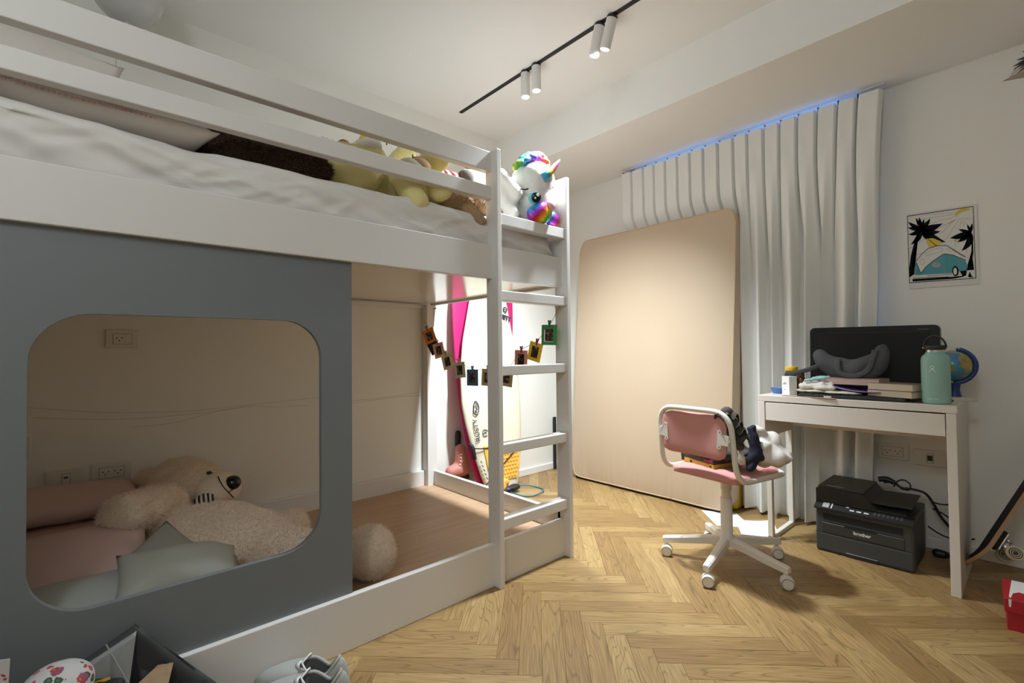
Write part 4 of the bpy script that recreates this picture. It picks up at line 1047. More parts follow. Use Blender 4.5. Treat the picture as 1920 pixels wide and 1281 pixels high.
# globe
M_globe = bpy.data.materials.new('globe_map'); M_globe.use_nodes = True; nt = M_globe.node_tree; b = nt.nodes['Principled BSDF']; b.inputs['Roughness'].default_value = 0.25
tc = nt.nodes.new('ShaderNodeTexCoord'); n = nt.nodes.new('ShaderNodeTexNoise'); n.inputs['Scale'].default_value = 15; n.inputs['Detail'].default_value = 4
n2 = nt.nodes.new('ShaderNodeTexNoise'); n2.inputs['Scale'].default_value = 34
cr = nt.nodes.new('ShaderNodeValToRGB'); cr.color_ramp.interpolation = 'CONSTANT'; e = cr.color_ramp.elements; e[0].color = (0.06, 0.20, 0.38, 1); e[1].position = 0.52; e[1].color = (1, 1, 1, 1)
cl = nt.nodes.new('ShaderNodeValToRGB'); e = cl.color_ramp.elements; e[0].position = 0.4; e[0].color = (0.14, 0.24, 0.06, 1); e[1].position = 0.6; e[1].color = (0.42, 0.22, 0.07, 1)
mx = nt.nodes.new('ShaderNodeMix'); mx.data_type = 'RGBA'; th = nt.nodes.new('ShaderNodeMath'); th.operation = 'GREATER_THAN'; th.inputs[1].default_value = 0.47
L = nt.links; L.new(tc.outputs['Object'], n.inputs['Vector']); L.new(tc.outputs['Object'], n2.inputs['Vector']); L.new(n.outputs[0], th.inputs[0]); L.new(n2.outputs[0], cl.inputs[0])
L.new(th.outputs[0], mx.inputs[0]); mx.inputs[6].default_value = (0.06, 0.20, 0.36, 1); L.new(cl.outputs[0], mx.inputs[7]); L.new(mx.outputs[2], b.inputs['Base Color'])
M_navy = mat('navy_plastic', (0.012, 0.03, 0.16), 0.35)
gl = thing('globe', 'small blue and green desk globe behind the mint bottle', 'globe', (-0.262, 2.855, DZ + 0.0005), (0, 0, R(8)))
bm = BM(); ell(bm, (0, 0, 0.150), 0.067, seg=36, rings=24); obj('sphere', bm, M_globe, gl, True, local=True)
bm = BM(); tube(bm, [(0.076 * math.sin(a), 0, 0.150 + 0.076 * math.cos(a)) for a in [R(18 + k * 8) for k in range(21)]], 0.0055, 8, flat=(0.7, 1.6)); obj('meridian_arm', bm, M_navy, gl, True, local=True)
bm = BM(); lathe(bm, [(0.048, 0.0), (0.048, 0.006), (0.026, 0.014), (0.019, 0.045), (0.023, 0.074)], 0.004, 0, 28); obj('foot', bm, M_navy, gl, True, local=True, auto=50)
bm = BM(); lathe(bm, [(0.004, 0.214), (0.004, 0.228)], 0.018, 0, 10); obj('axis_pin', bm, M_navy, gl, True, local=True)

# books, slab, box, jars, cloth
M_paper = mat('book_pages', (0.56, 0.46, 0.33), 0.8, bump=0.25, bscale=40, stretch=(1, 1, 60))
M_pagesp = mat('pink_book_pages', (0.50, 0.34, 0.28), 0.8, bump=0.25, bscale=40, stretch=(1, 1, 60))
def book(label, loc, rz, l, wd, th, cover, pages, tilt=0):
    t = thing('book', label, 'book', loc, (0, tilt, rz), 'books on the desk')
    bm = BM(); box(bm, -l / 2 + 0.002, l / 2 - 0.002, -wd / 2 + 0.0015, wd / 2 - 0.002, 0.0012, th - 0.0012); obj('pages', bm, pages, t, local=True)
    bm = BM(); box(bm, -l / 2, l / 2, -wd / 2, wd / 2, 0, 0.0011); box(bm, -l / 2, l / 2, -wd / 2, wd / 2, th - 0.0011, th); box(bm, -l / 2, l / 2, wd / 2 - 0.0018, wd / 2, 0, th); obj('cover', bm, cover, t, local=True)
    return t
M_cv1, M_cv2, M_cv3 = mat('cover_cream', (0.20, 0.16, 0.12), 0.45), mat('cover_tan', (0.12, 0.08, 0.05), 0.5), mat('cover_lilac', (0.42, 0.32, 0.33), 0.5)
slab = thing('keyboard', 'flat black keyboard lying under the books along the desk front', 'keyboard', (-0.60, 2.655, DZ + 0.0005))
obj('keyboard_base', rbox(-0.80, -0.385, 2.585, 2.74, DZ + 0.0005, DZ + 0.014, 0.004, 2), M_black, slab)
for r_ in range(4):
    for c_ in range(14):
        bm = BM(); x0 = -0.79 + c_ * 0.0285; y0 = 2.592 + r_ * 0.036
        bm = BM(); box(bm, x0, x0 + 0.025, y0, y0 + 0.030, DZ + 0.014, DZ + 0.0165); obj('key', bm, M_blackm, slab)
bm = BM(); box(bm, -0.685, -0.655, 2.5843, 2.5847, DZ + 0.004, DZ + 0.010); obj('sticker', bm, M_white, slab)
book('lower of two thick tan-paged paperbacks beside the mint bottle', (-0.425, 2.672, DZ + 0.0172), R(-24), 0.185, 0.115, 0.029, M_cv2, M_paper)
book('upper of two thick tan-paged paperbacks beside the mint bottle', (-0.424, 2.673, DZ + 0.0465), R(-22), 0.183, 0.115, 0.030, M_cv1, M_paper)
book('pink-edged paperback lying under the dark grey bag', (-0.600, 2.730, DZ + 0.0620), R(-7), 0.245, 0.125, 0.030, M_cv3, M_pagesp)
M_purple = mat('purple_folder', (0.24, 0.155, 0.40), 0.5)
bm = sheet([(-0.735, 2.665, DZ + 0.058), (-0.48, 2.630, DZ + 0.034), (-0.46, 2.76, DZ + 0.036), (-0.70, 2.80, DZ + 0.060)], 12, 6, 0.0015, fn=lambda u, v: -0.012 * math.sin(math.pi * u) + (0.018 * (1 - u) ** 3))
o = obj('folder', bm, M_purple, None, True); setprops(o, 'thin purple folder sliding out from under the pink book', 'folder')
def garment(name, label, cat, shapes, m, voxel=0.008, fold=None, seed=1, group=None, it=2):
    bm = BM()
    for s in shapes:
        if s[0] == 'e': ell(bm, s[1], s[2], s[3] if len(s) > 3 else (0, 0, 0))
        else: capsule(bm, s[1], s[2], s[3], s[4])
    b = solid_from(bm, voxel, it, bump=0.003, bs=30, seed=seed, fold=fold)
    o = obj(name, b, m, None, True); return setprops(o, label, cat, group)
M_tee = mat('white_cotton', (0.66, 0.60, 0.54), 0.9, bump=0.1, bscale=90)
M_cream2 = mat('cream_cotton', (0.58, 0.54, 0.40), 0.9, bump=0.1, bscale=90)
M_aqua = mat('aqua_cotton', (0.30, 0.50, 0.48), 0.9)
garment('folded_cloth', 'cream cotton cloth spread lowest in the pile at the desk left', 'clothing', [('e', (-0.73, 2.680, DZ + 0.026), (0.105, 0.055, 0.011)), ('e', (-0.64, 2.665, DZ + 0.023), (0.09, 0.05, 0.009))], M_cream2, 0.006, (0.010, (14, 14, 14)), 3, 'folded clothes on the desk')
garment('folded_cloth', 'bunched white tops in the middle of the pile at the desk left', 'clothing', [('c', (-0.80, 2.660, DZ + 0.046), (-0.71, 2.650, DZ + 0.058), 0.014, 0.015), ('c', (-0.79, 2.70, DZ + 0.056), (-0.68, 2.68, DZ + 0.060), 0.018, 0.016), ('e', (-0.70, 2.655, DZ + 0.042), (0.05, 0.03, 0.016))], M_tee, 0.006, (0.012, (22, 22, 22)), 5, 'folded clothes on the desk')
garment('folded_cloth', 'pale aqua strip of cloth folded over the white tops', 'clothing', [('c', (-0.785, 2.675, DZ + 0.076), (-0.70, 2.665, DZ + 0.090), 0.008, 0.009), ('c', (-0.76, 2.70, DZ + 0.083), (-0.69, 2.69, DZ + 0.094), 0.010, 0.009)], M_aqua, 0.005, (0.006, (30, 30, 30)), 7, 'folded clothes on the desk')
# dark grey crescent shoulder bag
M_bag = mat('charcoal_cotton', (0.062, 0.062, 0.066), 0.85, bump=0.25, bscale=120)
bm = BM()
pl_ = smooth_path([(-0.735, 2.735, 0.945), (-0.705, 2.730, 0.915), (-0.650, 2.725, 0.888), (-0.580, 2.720, 0.878), (-0.525, 2.720, 0.902), (-0.492, 2.722, 0.945), (-0.478, 2.725, 0.985)], 5)
for i, p in enumerate(pl_):
    t = i / (len(pl_) - 1); r_ = 0.030 + 0.026 * math.sin(math.pi * min(1, t * 1.05)) - (0.012 if t > 0.93 else 0); ell(bm, p, (r_, r_ * 0.8, r_ * 1.05), seg=14, rings=10)
b = solid_from(bm, 0.007, 4, bump=0.005, bs=18, seed=4, fold=(0.022, (13, 8, 9)))
sb = obj('shoulder_bag', b, M_bag, None, True); setprops(sb, 'slouchy charcoal grey crescent bag lying in front of the monitor', 'bag')
bm = BM(); tube(bm, smooth_path([(-0.650, 2.690, 0.935), (-0.648, 2.672, 0.905), (-0.640, 2.668, 0.872), (-0.615, 2.668, 0.858), (-0.570, 2.668, 0.858), (-0.530, 2.672, 0.885), (-0.515, 2.680, 0.93), (-0.505, 2.69, 0.975)], 5), 0.012, 8, flat=(1, 0.22)); obj('strap', bm, M_bag, sb, True)
bm = BM(); tube(bm, smooth_path([(-0.725, 2.72, 0.905), (-0.78, 2.70, 0.880), (-0.835, 2.68, 0.862), (-0.875, 2.67, 0.858)], 5), 0.011, 8, flat=(0.25, 1)); obj('strap', bm, M_bag, sb, True)
# boxes and jars at the left end
M_amber = mat('amber_glass', (0.10, 0.03, 0.012), 0.15)
bxw = thing('small_box', 'narrow white cosmetic box at the left front of the desk', 'box', (-0.858, 2.672, DZ + 0.0005), (0, 0, R(-28)))
obj('carton', rbox(-0.0235, 0.0235, -0.0235, 0.0235, 0, 0.093, 0.0008, 1), M_white, bxw, local=True)
for body, z, s in (('alo', 0.058, 0.017), ('beauty', 0.027, 0.0045)):
    obj('lettering', text_bm(body, s, axes((-0.004, -0.0237, z), Vector((1, 0, 0)), Vector((0, 0, 1)), Vector((0, -1, 0))), 0.0002), M_ink, bxw, local=True)
bm = BM(); lathe(bm, [(0.020, 0), (0.022, 0.003), (0.022, 0.082), (0.018, 0.090), (0.016, 0.092), (0.019, 0.092), (0.019, 0.107), (0.017, 0.109)], -0.820, 2.715, 26)
bm.transform(Matrix.Translation((0, 0, DZ + 0.0005))); o = obj('amber_jar', bm, M_amber, None, True, auto=40); setprops(o, 'brown glass jar standing right behind the white cosmetic box', 'jar')
vj = thing('supplement_jar', 'black supplement jar with a yellow screw lid at the desk left end', 'jar', (-0.877, 2.768, DZ + 0.0005))
bm = BM(); lathe(bm, [(0.030, 0), (0.033, 0.003), (0.033, 0.098), (0.030, 0.106), (0.026, 0.110), (0.026, 0.120)], 0, 0, 32); obj('jar_body', bm, M_black, vj, True, local=True, auto=40)
bm = BM(); lathe(bm, [(0.029, 0.117), (0.030, 0.119), (0.030, 0.136), (0.028, 0.139)], 0, 0, 32); obj('lid', bm, mat('lid_yellow', (0.72, 0.46, 0.01), 0.4), vj, True, local=True, auto=40)
bm = BM(); n_ = 16
aa = [R(170 + 190 * k / n_ - 120) for k in range(n_ + 1)]
lo_ = [bm.verts.new((0.0333 * math.cos(a), 0.0333 * math.sin(a), 0.02)) for a in aa]; hi_ = [bm.verts.new((0.0333 * math.cos(a), 0.0333 * math.sin(a), 0.088)) for a in aa]
for k in range(n_): bm.faces.new((lo_[k], lo_[k + 1], hi_[k + 1], hi_[k]))
lb = obj('jar_label', bm, M_white, vj, True, local=True); lb.rotation_euler = (0, 0, R(95))
M_bowl = mat('blue_silicone', (0.07, 0.19, 0.52), 0.35)
bm = BM(); n_ = 32; rings = []
for (r_, z) in ((0.020, 0), (0.022, 0.001), (0.032, 0.024), (0.0335, 0.029), (0.031, 0.028), (0.021, 0.004)):
    rings.append([bm.verts.new((-0.928 + r_ * (1 + 0.05 * math.cos(8 * 2 * math.pi * k / n_) * (z > 0.01)) * math.cos(2 * math.pi * k / n_), 2.712 + r_ * (1 + 0.05 * math.cos(8 * 2 * math.pi * k / n_) * (z > 0.01)) * math.sin(2 * math.pi * k / n_), DZ + 0.0005 + z)) for k in range(n_)])
for A, B in zip(rings, rings[1:]):
    for k in range(n_): bm.faces.new((A[k], A[(k + 1) % n_], B[(k + 1) % n_], B[k]))
bm.faces.new(rings[0][::-1]); bm.faces.new(rings[-1])
o = obj('bowl', bm, M_bowl, None, True, auto=50); setprops(o, 'small blue fluted bowl at the left corner of the desk', 'bowl')
bm = BM(); lathe(bm, [(0.018, 0), (0.021, 0.004), (0.021, 0.020), (0.015, 0.028), (0.006, 0.031)], -0.905, 2.775, 20); bm.transform(Matrix.Translation((0, 0, DZ + 0.0005)))
o = obj('trinket', bm, mat('peach_ceramic', (0.45, 0.22, 0.14), 0.5), None, True, auto=50); setprops(o, 'little peach coloured pot between the blue bowl and the jar', 'pot')
o = obj('ruler', rbox(-0.115, 0.115, -0.012, 0.012, 0, 0.003, 0.0008, 1, M=TR((-0.745, 2.592, DZ + 0.0005), (0, 0, R(-6)))), mat('ruler_wood', (0.36, 0.22, 0.12), 0.5)); o.location.y -= 0.019; setprops(o, 'thin wooden ruler lying along the front edge of the desk', 'ruler')
bm = BM(); capsule(bm, (-0.358, 2.66, DZ + 0.012), (-0.356, 2.665, DZ + 0.030), 0.011, 0.009); ell(bm, (-0.356, 2.664, DZ + 0.042), 0.010); ell(bm, (-0.366, 2.655, DZ + 0.008), (0.012, 0.010, 0.007)); ell(bm, (-0.348, 2.655, DZ + 0.008), (0.010, 0.010, 0.007))
b = solid_from(bm, 0.004, 3); o = obj('figurine', b, mat('terracotta', (0.26, 0.11, 0.055), 0.6), None, True); setprops(o, 'tiny brown figurine half hidden behind the mint bottle', 'figurine')
o = obj('whiteboard_eraser', rbox(-0.055, 0.055, -0.017, 0.017, 0, 0.016, 0.002, 2, M=TR((-0.236, 2.800, DZ + 0.0005), (0, 0, R(16)))), mat('off_white_plastic', (0.50, 0.47, 0.38), 0.5)); setprops(o, 'flat off-white slim case sticking out at the right edge of the desk', 'case')
bm = BM(); ell(bm, (-0.268, 2.700, DZ + 0.009), (0.022, 0.014, 0.009)); o = obj('computer_mouse', bm, M_black, None, True); setprops(o, 'small black mouse peeking out to the right of the mint bottle', 'mouse')

# ================================================================== swivel chair
M_chw = mat('chair_white', (0.72, 0.68, 0.61), 0.4)
M_chp = mat('chair_pink', (0.56, 0.245, 0.215), 0.9, bump=0.15, bscale=300, sheen=0.2)
M_tyre = mat('castor_grey', (0.08, 0.08, 0.08), 0.6)
cx, cy = -0.990, 2.222
CH = thing('swivel_chair', 'pink and white swivel desk chair piled with clothes', 'chair', (cx, cy, 0), (0, 0, R(-9.5)))
base = BM(); lathe(base, [(0.022, 0.085), (0.038, 0.088), (0.034, 0.125), (0.026, 0.135), (0.0255, 0.30)], 0, 0, 24); obj('column', base, M_chw, CH, True, local=True, auto=40)
bm = BM(); lathe(bm, [(0.0205, 0.29), (0.0205, 0.345)], 0, 0, 20); lathe(bm, [(0.024, 0.340), (0.024, 0.405)], 0, 0, 20); obj('lift_sleeve', bm, M_chw, CH, True, local=True, auto=40)
a0 = 61 + 9.5
for k in range(5):
    a = R(a0 + 72 * k); d = Vector((math.cos(a), math.sin(a), 0)); sd = Vector((-d.y, d.x, 0)); bm = BM(); rings = []
    for t, w_, zt, zb in ((0.020, 0.019, 0.124, 0.088), (0.10, 0.018, 0.114, 0.080), (0.20, 0.016, 0.098, 0.067), (0.272, 0.0145, 0.088, 0.060), (0.284, 0.012, 0.084, 0.061)):
        p = d * t; rings.append([bm.verts.new(p + sd * s * w_ * q + Vector((0, 0, z))) for s, q, z in ((-1, 1, zb), (1, 1, zb), (1, 1, zt - 0.006), (1, 0.6, zt), (-1, 0.6, zt), (-1, 1, zt - 0.006))])
    for A, B in zip(rings, rings[1:]):
        for q in range(6): bm.faces.new((A[q], A[(q + 1) % 6], B[(q + 1) % 6], B[q]))
    bm.faces.new(rings[0][::-1]); bm.faces.new(rings[-1]); obj('base_arm', bm, M_chw, CH, local=True)
    Mw = TR(d * 0.268 + Vector((0.012, -0.012, 0.026)), (R(90), 0, R(35)))
    bm = BM(); lathe(bm, [(0.004, -0.023), (0.0215, -0.022), (0.0255, -0.018), (0.0255, -0.006), (0.020, -0.004), (0.020, 0.004), (0.0255, 0.006), (0.0255, 0.018), (0.0215, 0.022), (0.004, 0.023)], 0, 0, 24, M=Mw); cw = obj('castor', bm, M_chw, CH, True, local=True, auto=35)
    bm = BM()
    for s in (-1, 1):
        tube(bm, [Mw @ Vector((0.0225 * math.cos(q), 0.0225 * math.sin(q), s * 0.0222)) for q in [2 * math.pi * j / 24 for j in range(24)]], 0.0013, 5, closed=True)
    obj('tread', bm, M_tyre, cw, local=True)
    bm = BM(); lathe(bm, [(0.008, 0.048), (0.008, 0.066)], d.x * 0.268, d.y * 0.268, 12); obj('stem', bm, M_chw, cw, local=True)
# tubular frame: one bent tube round the seat and up over the back
SW, SY0, SY1 = 0.188, -0.205, 0.175
path = [(0, SY1 + 0.012, 0.424), (SW, SY1 + 0.012, 0.424), (SW, SY0, 0.432), (SW - 0.010, SY0 - 0.03, 0.725), (0, SY0 - 0.035, 0.727), (-SW + 0.010, SY0 - 0.03, 0.725), (-SW, SY0, 0.432), (-SW, SY1 + 0.012, 0.424), (0, SY1 + 0.012, 0.424)]
bm = BM(); tube(bm, round_poly(path, 0.085, 8), 0.0115, 10); obj('tube_frame', bm, M_chw, CH, True, local=True)
def slab_pad(w2, h2, t, M, r=0.06, dome=0.02, mm=None, curve=0.0):
    n = 22; bm = BM(); g = {}
    for side in (1, -1):
        for i in range(n + 1):
            for j in range(n + 1):
                a, b2 = i / n * 2 - 1, j / n * 2 - 1
                # map the square to a rounded one
                x, y = a * w2, b2 * h2; dx, dy = max(0, abs(x) - (w2 - r)), max(0, abs(y) - (h2 - r)); L_ = math.hypot(dx, dy)
                if L_ > r: x -= math.copysign(dx * (1 - r / L_), a); y -= math.copysign(dy * (1 - r / L_), b2)
                k = (1 - a ** 6) * (1 - b2 ** 6); z = side * (t * 0.15 + t * 0.35 * k ** 0.5) + (dome * (1 - a * a) * (1 - b2 * b2) if side == 1 else 0) + curve * a * a
                g[(side, i, j)] = bm.verts.new(M @ Vector((x, y, z)))
    for side in (1, -1):
        for i in range(n):
            for j in range(n):
                f = [g[(side, i, j)], g[(side, i + 1, j)], g[(side, i + 1, j + 1)], g[(side, i, j + 1)]]; bm.faces.new(f if side == 1 else f[::-1])
    rim = [(i, 0) for i in range(n)] + [(n, j) for j in range(n)] + [(i, n) for i in range(n, 0, -1)] + [(0, j) for j in range(n, 0, -1)]
    for k in range(len(rim)):
        a, b2 = rim[k], rim[(k + 1) % len(rim)]; bm.faces.new((g[(1, *a)], g[(1, *b2)], g[(-1, *b2)], g[(-1, *a)]))
    return bm
bm = slab_pad(0.182, 0.190, 0.036, TR((0, -0.010, 0.436)), r=0.09, dome=0.012, curve=-0.006)
for v in bm.verts:
    if v.co.z < 0.43: v.co.z -= 0.022 * max(0, 1 - (v.co.x / 0.18) ** 2) * max(0, 1 - (v.co.y / 0.2) ** 2)
obj('seat', bm, M_chp, CH, True, local=True, auto=60)
Mb = TR((0, SY0 - 0.012, 0.615), (R(90), 0, 0))
obj('backrest', slab_pad(0.162, 0.093, 0.034, Mb, r=0.05, dome=0.0, curve=0.018), M_chp, CH, True, local=True, auto=60)
for s in (-1, 1):
    Mk = TR((s * 0.150, SY0 - 0.0345, 0.612), (R(90), 0, 0)) @ Matrix.Rotation(R(-4 * s), 4, 'Z')
    bm = plate([(s * x, y) for x, y in ((-0.024, 0.036), (-0.014, 0.042), (-0.006, 0.036), (-0.006, 0.022), (0.026, 0.020), (0.026, -0.020), (-0.006, -0.022), (-0.006, -0.036), (-0.014, -0.042), (-0.024, -0.036))], Mk, 0.006); br = obj('bracket', bm, M_chw, CH, local=True)
    for y in (-0.031, 0.031):
        bm = BM(); ell(bm, Mk @ Vector((-0.014 * s, y, 0.006)), (0.0028, 0.002, 0.0028), seg=8, rings=6); obj('screw', bm, M_screw, br, local=True)

# ---- things on the chair
CM = ROOTM[CH.name]
def cw_(p): return CM @ Vector(p)
gb = thing('game_box', 'flat yellow and black game box lying on the chair seat', 'game box', cw_((-0.045, -0.055, 0.4585)), (R(1), 0, R(-9.5 - 12)))
obj('box_tray', rbox(-0.105, 0.105, -0.075, 0.075, 0, 0.020, 0.001, 1), mat('game_yellow', (0.62, 0.40, 0.02), 0.4), gb, local=True)
obj('box_lid', rbox(-0.105, 0.105, -0.075, 0.075, 0.0205, 0.040, 0.001, 1), mat('game_print', (0.05, 0.035, 0.05), 0.4, var=0.9, vscale=40), gb, local=True)
for x0, x1, z0, z1, c in ((0.045, 0.098, 0.024, 0.036, (0.42, 0.02, 0.10)), (-0.100, -0.082, 0.004, 0.030, (0.01, 0.01, 0.01)), (-0.045, -0.030, 0.003, 0.014, (0.02, 0.02, 0.02)), (0.080, 0.092, 0.005, 0.014, (0.05, 0.03, 0.02))):
    bm = BM(); box(bm, x0, x1, -0.0756, -0.0751, z0, z1); obj('printed_panel', bm, mat('print_%d' % int(1000 * x0), c, 0.4), gb, local=True)
M_char = mat('charcoal_knit', (0.045, 0.042, 0.038), 0.9)
M_dkol = mat('dark_olive', (0.05, 0.042, 0.032), 0.8)
M_navyc = mat('navy_cotton', (0.010, 0.010, 0.028), 0.85)
def cgar(name, label, sh, m, fold, seed, voxel=0.008):
    s2 = []
    for s in sh:
        s2.append((s[0], cw_(s[1]), *(s[2:] if s[0] == 'e' else (cw_(s[2]), *s[3:]))))
    return garment(name, label, 'clothing', s2, m, voxel, fold, seed, 'clothes heaped on the chair')
cgar('crumpled_garment', 'crumpled charcoal garment on top of the game box on the chair', [('e', (0.0, -0.09, 0.520), (0.12, 0.06, 0.022)), ('e', (0.10, -0.07, 0.525), (0.07, 0.06, 0.035)), ('e', (0.03, -0.03, 0.53), (0.11, 0.07, 0.03))], M_char, (0.03, (22, 22, 22)), 2)
g1 = cgar('white_shirt', 'bundled white shirt spilling off the right side of the chair', [('e', (0.180, 0.03, 0.545), (0.060, 0.09, 0.075)), ('e', (0.215, 0.05, 0.52), (0.050, 0.08, 0.045)), ('c', (0.165, -0.01, 0.635), (0.185, 0.04, 0.57), 0.022, 0.04), ('c', (0.20, 0.02, 0.56), (0.275, 0.045, 0.525), 0.035, 0.012)], M_tee, (0.028, (14, 14, 11)), 9)
cgar('navy_garment', 'navy blue garment hanging between the chair back and the white shirt', [('c', (0.165, -0.06, 0.640), (0.185, -0.055, 0.53), 0.022, 0.030), ('c', (0.185, -0.055, 0.55), (0.165, -0.075, 0.485), 0.028, 0.022)], M_navyc, (0.018, (18, 18, 18)), 4)
cgar('rolled_sock', 'rolled white sock with a dark squiggle hanging behind the chair frame', [('c', (0.148, -0.125, 0.590), (0.165, -0.135, 0.515), 0.012, 0.016)], M_tee, (0.006, (30, 30, 30)), 6, 0.006)
# ruffled dark garment hooked on the upper right of the back: stacked wavy frills
bm = BM(); NR = 7
for q in range(4):
    c = Vector((0.135 + q * 0.012, SY0 + 0.005 + 0.012 * q, 0.715 - q * 0.030)); n_ = 48; inn, outr = [], []
    for k in range(n_):
        a = 2 * math.pi * k / n_; w_ = 0.35 * math.sin(NR * a + q * 1.3)
        inn.append(bm.verts.new(c + Vector((0.012 * math.cos(a), 0.012 * math.sin(a), 0.012))))
        rr_ = 0.046 + 0.006 * math.sin(3 * a + q)
        outr.append(bm.verts.new(c + Vector((rr_ * math.cos(a), rr_ * math.sin(a), 0.018 * w_ * 2.0 - 0.010))))
    for k in range(n_): bm.faces.new((inn[k], inn[(k + 1) % n_], outr[(k + 1) % n_], outr[k]))
sc2 = BM(); me_ = bpy.data.meshes.new('t'); bm.to_mesh(me_); bm.free(); sc2.from_mesh(me_)
ex = bmesh.ops.solidify(sc2, geom=list(sc2.faces), thickness=0.003)
capsule(sc2, (0.140, SY0 + 0.01, 0.72), (0.178, SY0 + 0.035, 0.585), 0.026, 0.020)
sc2.transform(CM); o = obj('ruffled_garment', sc2, M_dkol, None, True, auto=70); setprops(o, 'dark ruffled garment hung over the upper right corner of the chair back', 'clothing', 'clothes heaped on the chair')

# ================================================================== printer
M_prt = mat('printer_grey', (0.042, 0.043, 0.041), 0.5)
M_prd = mat('printer_black', (0.016, 0.016, 0.016), 0.4)
M_prl = mat('printer_top', (0.040, 0.038, 0.033), 0.5)
M_legend = mat('print_white', (0.62, 0.62, 0.60), 0.5)
PT = thing('printer', 'dark grey multifunction laser printer on the floor under the desk', 'printer', (-0.575, 2.885, 0), (0, 0, R(0.5)))
W = 0.187; D0, D1 = -0.197, 0.125
obj('printer_body', rbox(-W, W, D0, D1, 0.0, 0.212, 0.012, 3), M_prt, PT, local=True)
obj('paper_tray', rbox(-W + 0.004, W - 0.004, D0 - 0.002, D0 + 0.03, 0.012, 0.088, 0.003, 2), M_prt, PT, local=True)
bm = rbox(-0.065, 0.060, D0 - 0.004, D0 + 0.01, 0.0, 0.020, 0.002, 1); obj('tray_grip', bm, M_prd, PT, local=True)
for z in (0.0905,):
    bm = BM(); box(bm, -W + 0.001, W - 0.001, D0 - 0.0008, D0 + 0.002, z, z + 0.0015); obj('seam', bm, M_prd, PT, local=True)
obj('output_slot', rbox(-W + 0.032, W - 0.034, D0 - 0.001, D0 + 0.012, 0.146, 0.188, 0.002, 1), mat('slot_black', (0.004, 0.004, 0.004), 0.6), PT, local=True)
bm = sheet([(-W + 0.034, D0 - 0.0016, 0.148), (W - 0.036, D0 - 0.0016, 0.148), (W - 0.036, D0 + 0.004, 0.170), (-W + 0.034, D0 + 0.004, 0.170)], 1, 1, 0.001); obj('output_tray', bm, mat('slot_grey', (0.022, 0.023, 0.025), 0.4), PT, local=True)
fd = obj('front_door', rbox(-W + 0.030, W - 0.032, D0 - 0.003, D0 + 0.006, 0.096, 0.142, 0.0015, 1), mat('door_grey', (0.034, 0.031, 0.028), 0.5), PT, local=True)
bm = BM(); box(bm, -0.066, 0.060, D0 - 0.0036, D0 - 0.0028, 0.136, 0.1425); obj('door_grip', bm, M_prd, fd, local=True)
Mt = axes((0.002, D0 - 0.0034, 0.120), Vector((1, 0, 0)), Vector((0, 0, 1)), Vector((0, -1, 0)))
obj('lettering', text_bm('brother', 0.021, Mt, 0.0004, 0.0006), M_legend, PT, local=True)
# sloping control panel
pz0, pz1, py0, py1 = 0.213, 0.232, D0 - 0.014, D0 + 0.030
pn = Vector((0, pz0 - pz1, py1 - py0)).normalized(); pv = Vector((0, py1 - py0, pz1 - pz0)).normalized()
bm = BM(); prof = [(py0, 0.206), (py0, 0.214), (py1, 0.234), (D1, 0.236), (D1, 0.212)]
A = [bm.verts.new((-W - 0.001, y, z)) for y, z in prof]; B = [bm.verts.new((W + 0.001, y, z)) for y, z in prof]
bm.faces.new(A); bm.faces.new(B[::-1])
for k in range(5): bm.faces.new((A[k], B[k], B[(k + 1) % 5], A[(k + 1) % 5]))
cp = obj('control_panel', bm, M_prd, PT, local=True)
def on_panel(x, t, lift=0.0006): return Vector((x, py0, 0.2145)) + Vector((0, py1 - py0, 0.020)) * t + pn * lift
def pbox(x0, x1, t0, t1, m, name):
    bm = BM(); vs = [on_panel(x0, t0), on_panel(x1, t0), on_panel(x1, t1), on_panel(x0, t1)]; sheet(vs, 1, 1, 0.0006, bm=bm); return obj(name, bm, m, cp, local=True)
pbox(-0.155, -0.128, 0.10, 0.85, mat('lcd_grey', (0.36, 0.36, 0.33), 0.3), 'display'); pbox(-0.120, -0.115, 0.10, 0.85, M_legend, 'display_mark')
for k, x in enumerate((-0.045, -0.018, 0.010)): pbox(x, x + 0.018, 0.25, 0.42, M_legend, 'key_legend')
pbox(-0.062, -0.050, 0.62, 0.74, M_legend, 'key_legend')
for k in range(7): pbox(0.045 + k * 0.016, 0.055 + k * 0.016, 0.25, 0.75, M_prt, 'button')
# document feeder with its open chute on the right
bm = BM(); prof = [(-W, 0.234), (-W, 0.296), (-0.155, 0.306), (0.005, 0.300), (0.035, 0.262), (0.06, 0.240), (W, 0.237), (W, 0.234)]
A = [bm.verts.new((x, D0 + 0.020, z)) for x, z in prof]; B = [bm.verts.new((x + (0.004 if x < 0 else 0), D1 - 0.005, z)) for x, z in prof]
bm.faces.new(A[::-1]); bm.faces.new(B)
for k in range(8): bm.faces.new((A[k], A[(k + 1) % 8], B[(k + 1) % 8], B[k]))
fe = obj('document_feeder', bm, M_prd, PT, local=True)
obj('feeder_cover', rbox(-W + 0.006, 0.006, D0 + 0.030, D1 - 0.012, 0.300, 0.309, 0.003, 2), M_prl, PT, local=True)
bm = sheet([(0.030, D0 + 0.045, 0.262), (W - 0.01, D0 + 0.040, 0.268), (W - 0.01, D1 - 0.02, 0.272), (0.030, D1 - 0.02, 0.266)], 2, 2, 0.005); obj('feeder_tray', bm, M_prl, PT, local=True)
bm = sheet([(0.012, D0 + 0.022, 0.240), (W - 0.03, D0 + 0.022, 0.239), (W - 0.03, D1 - 0.03, 0.241), (0.012, D1 - 0.03, 0.243)], 1, 1, 0.002); obj('scan_lid', bm, M_prl, PT, local=True)
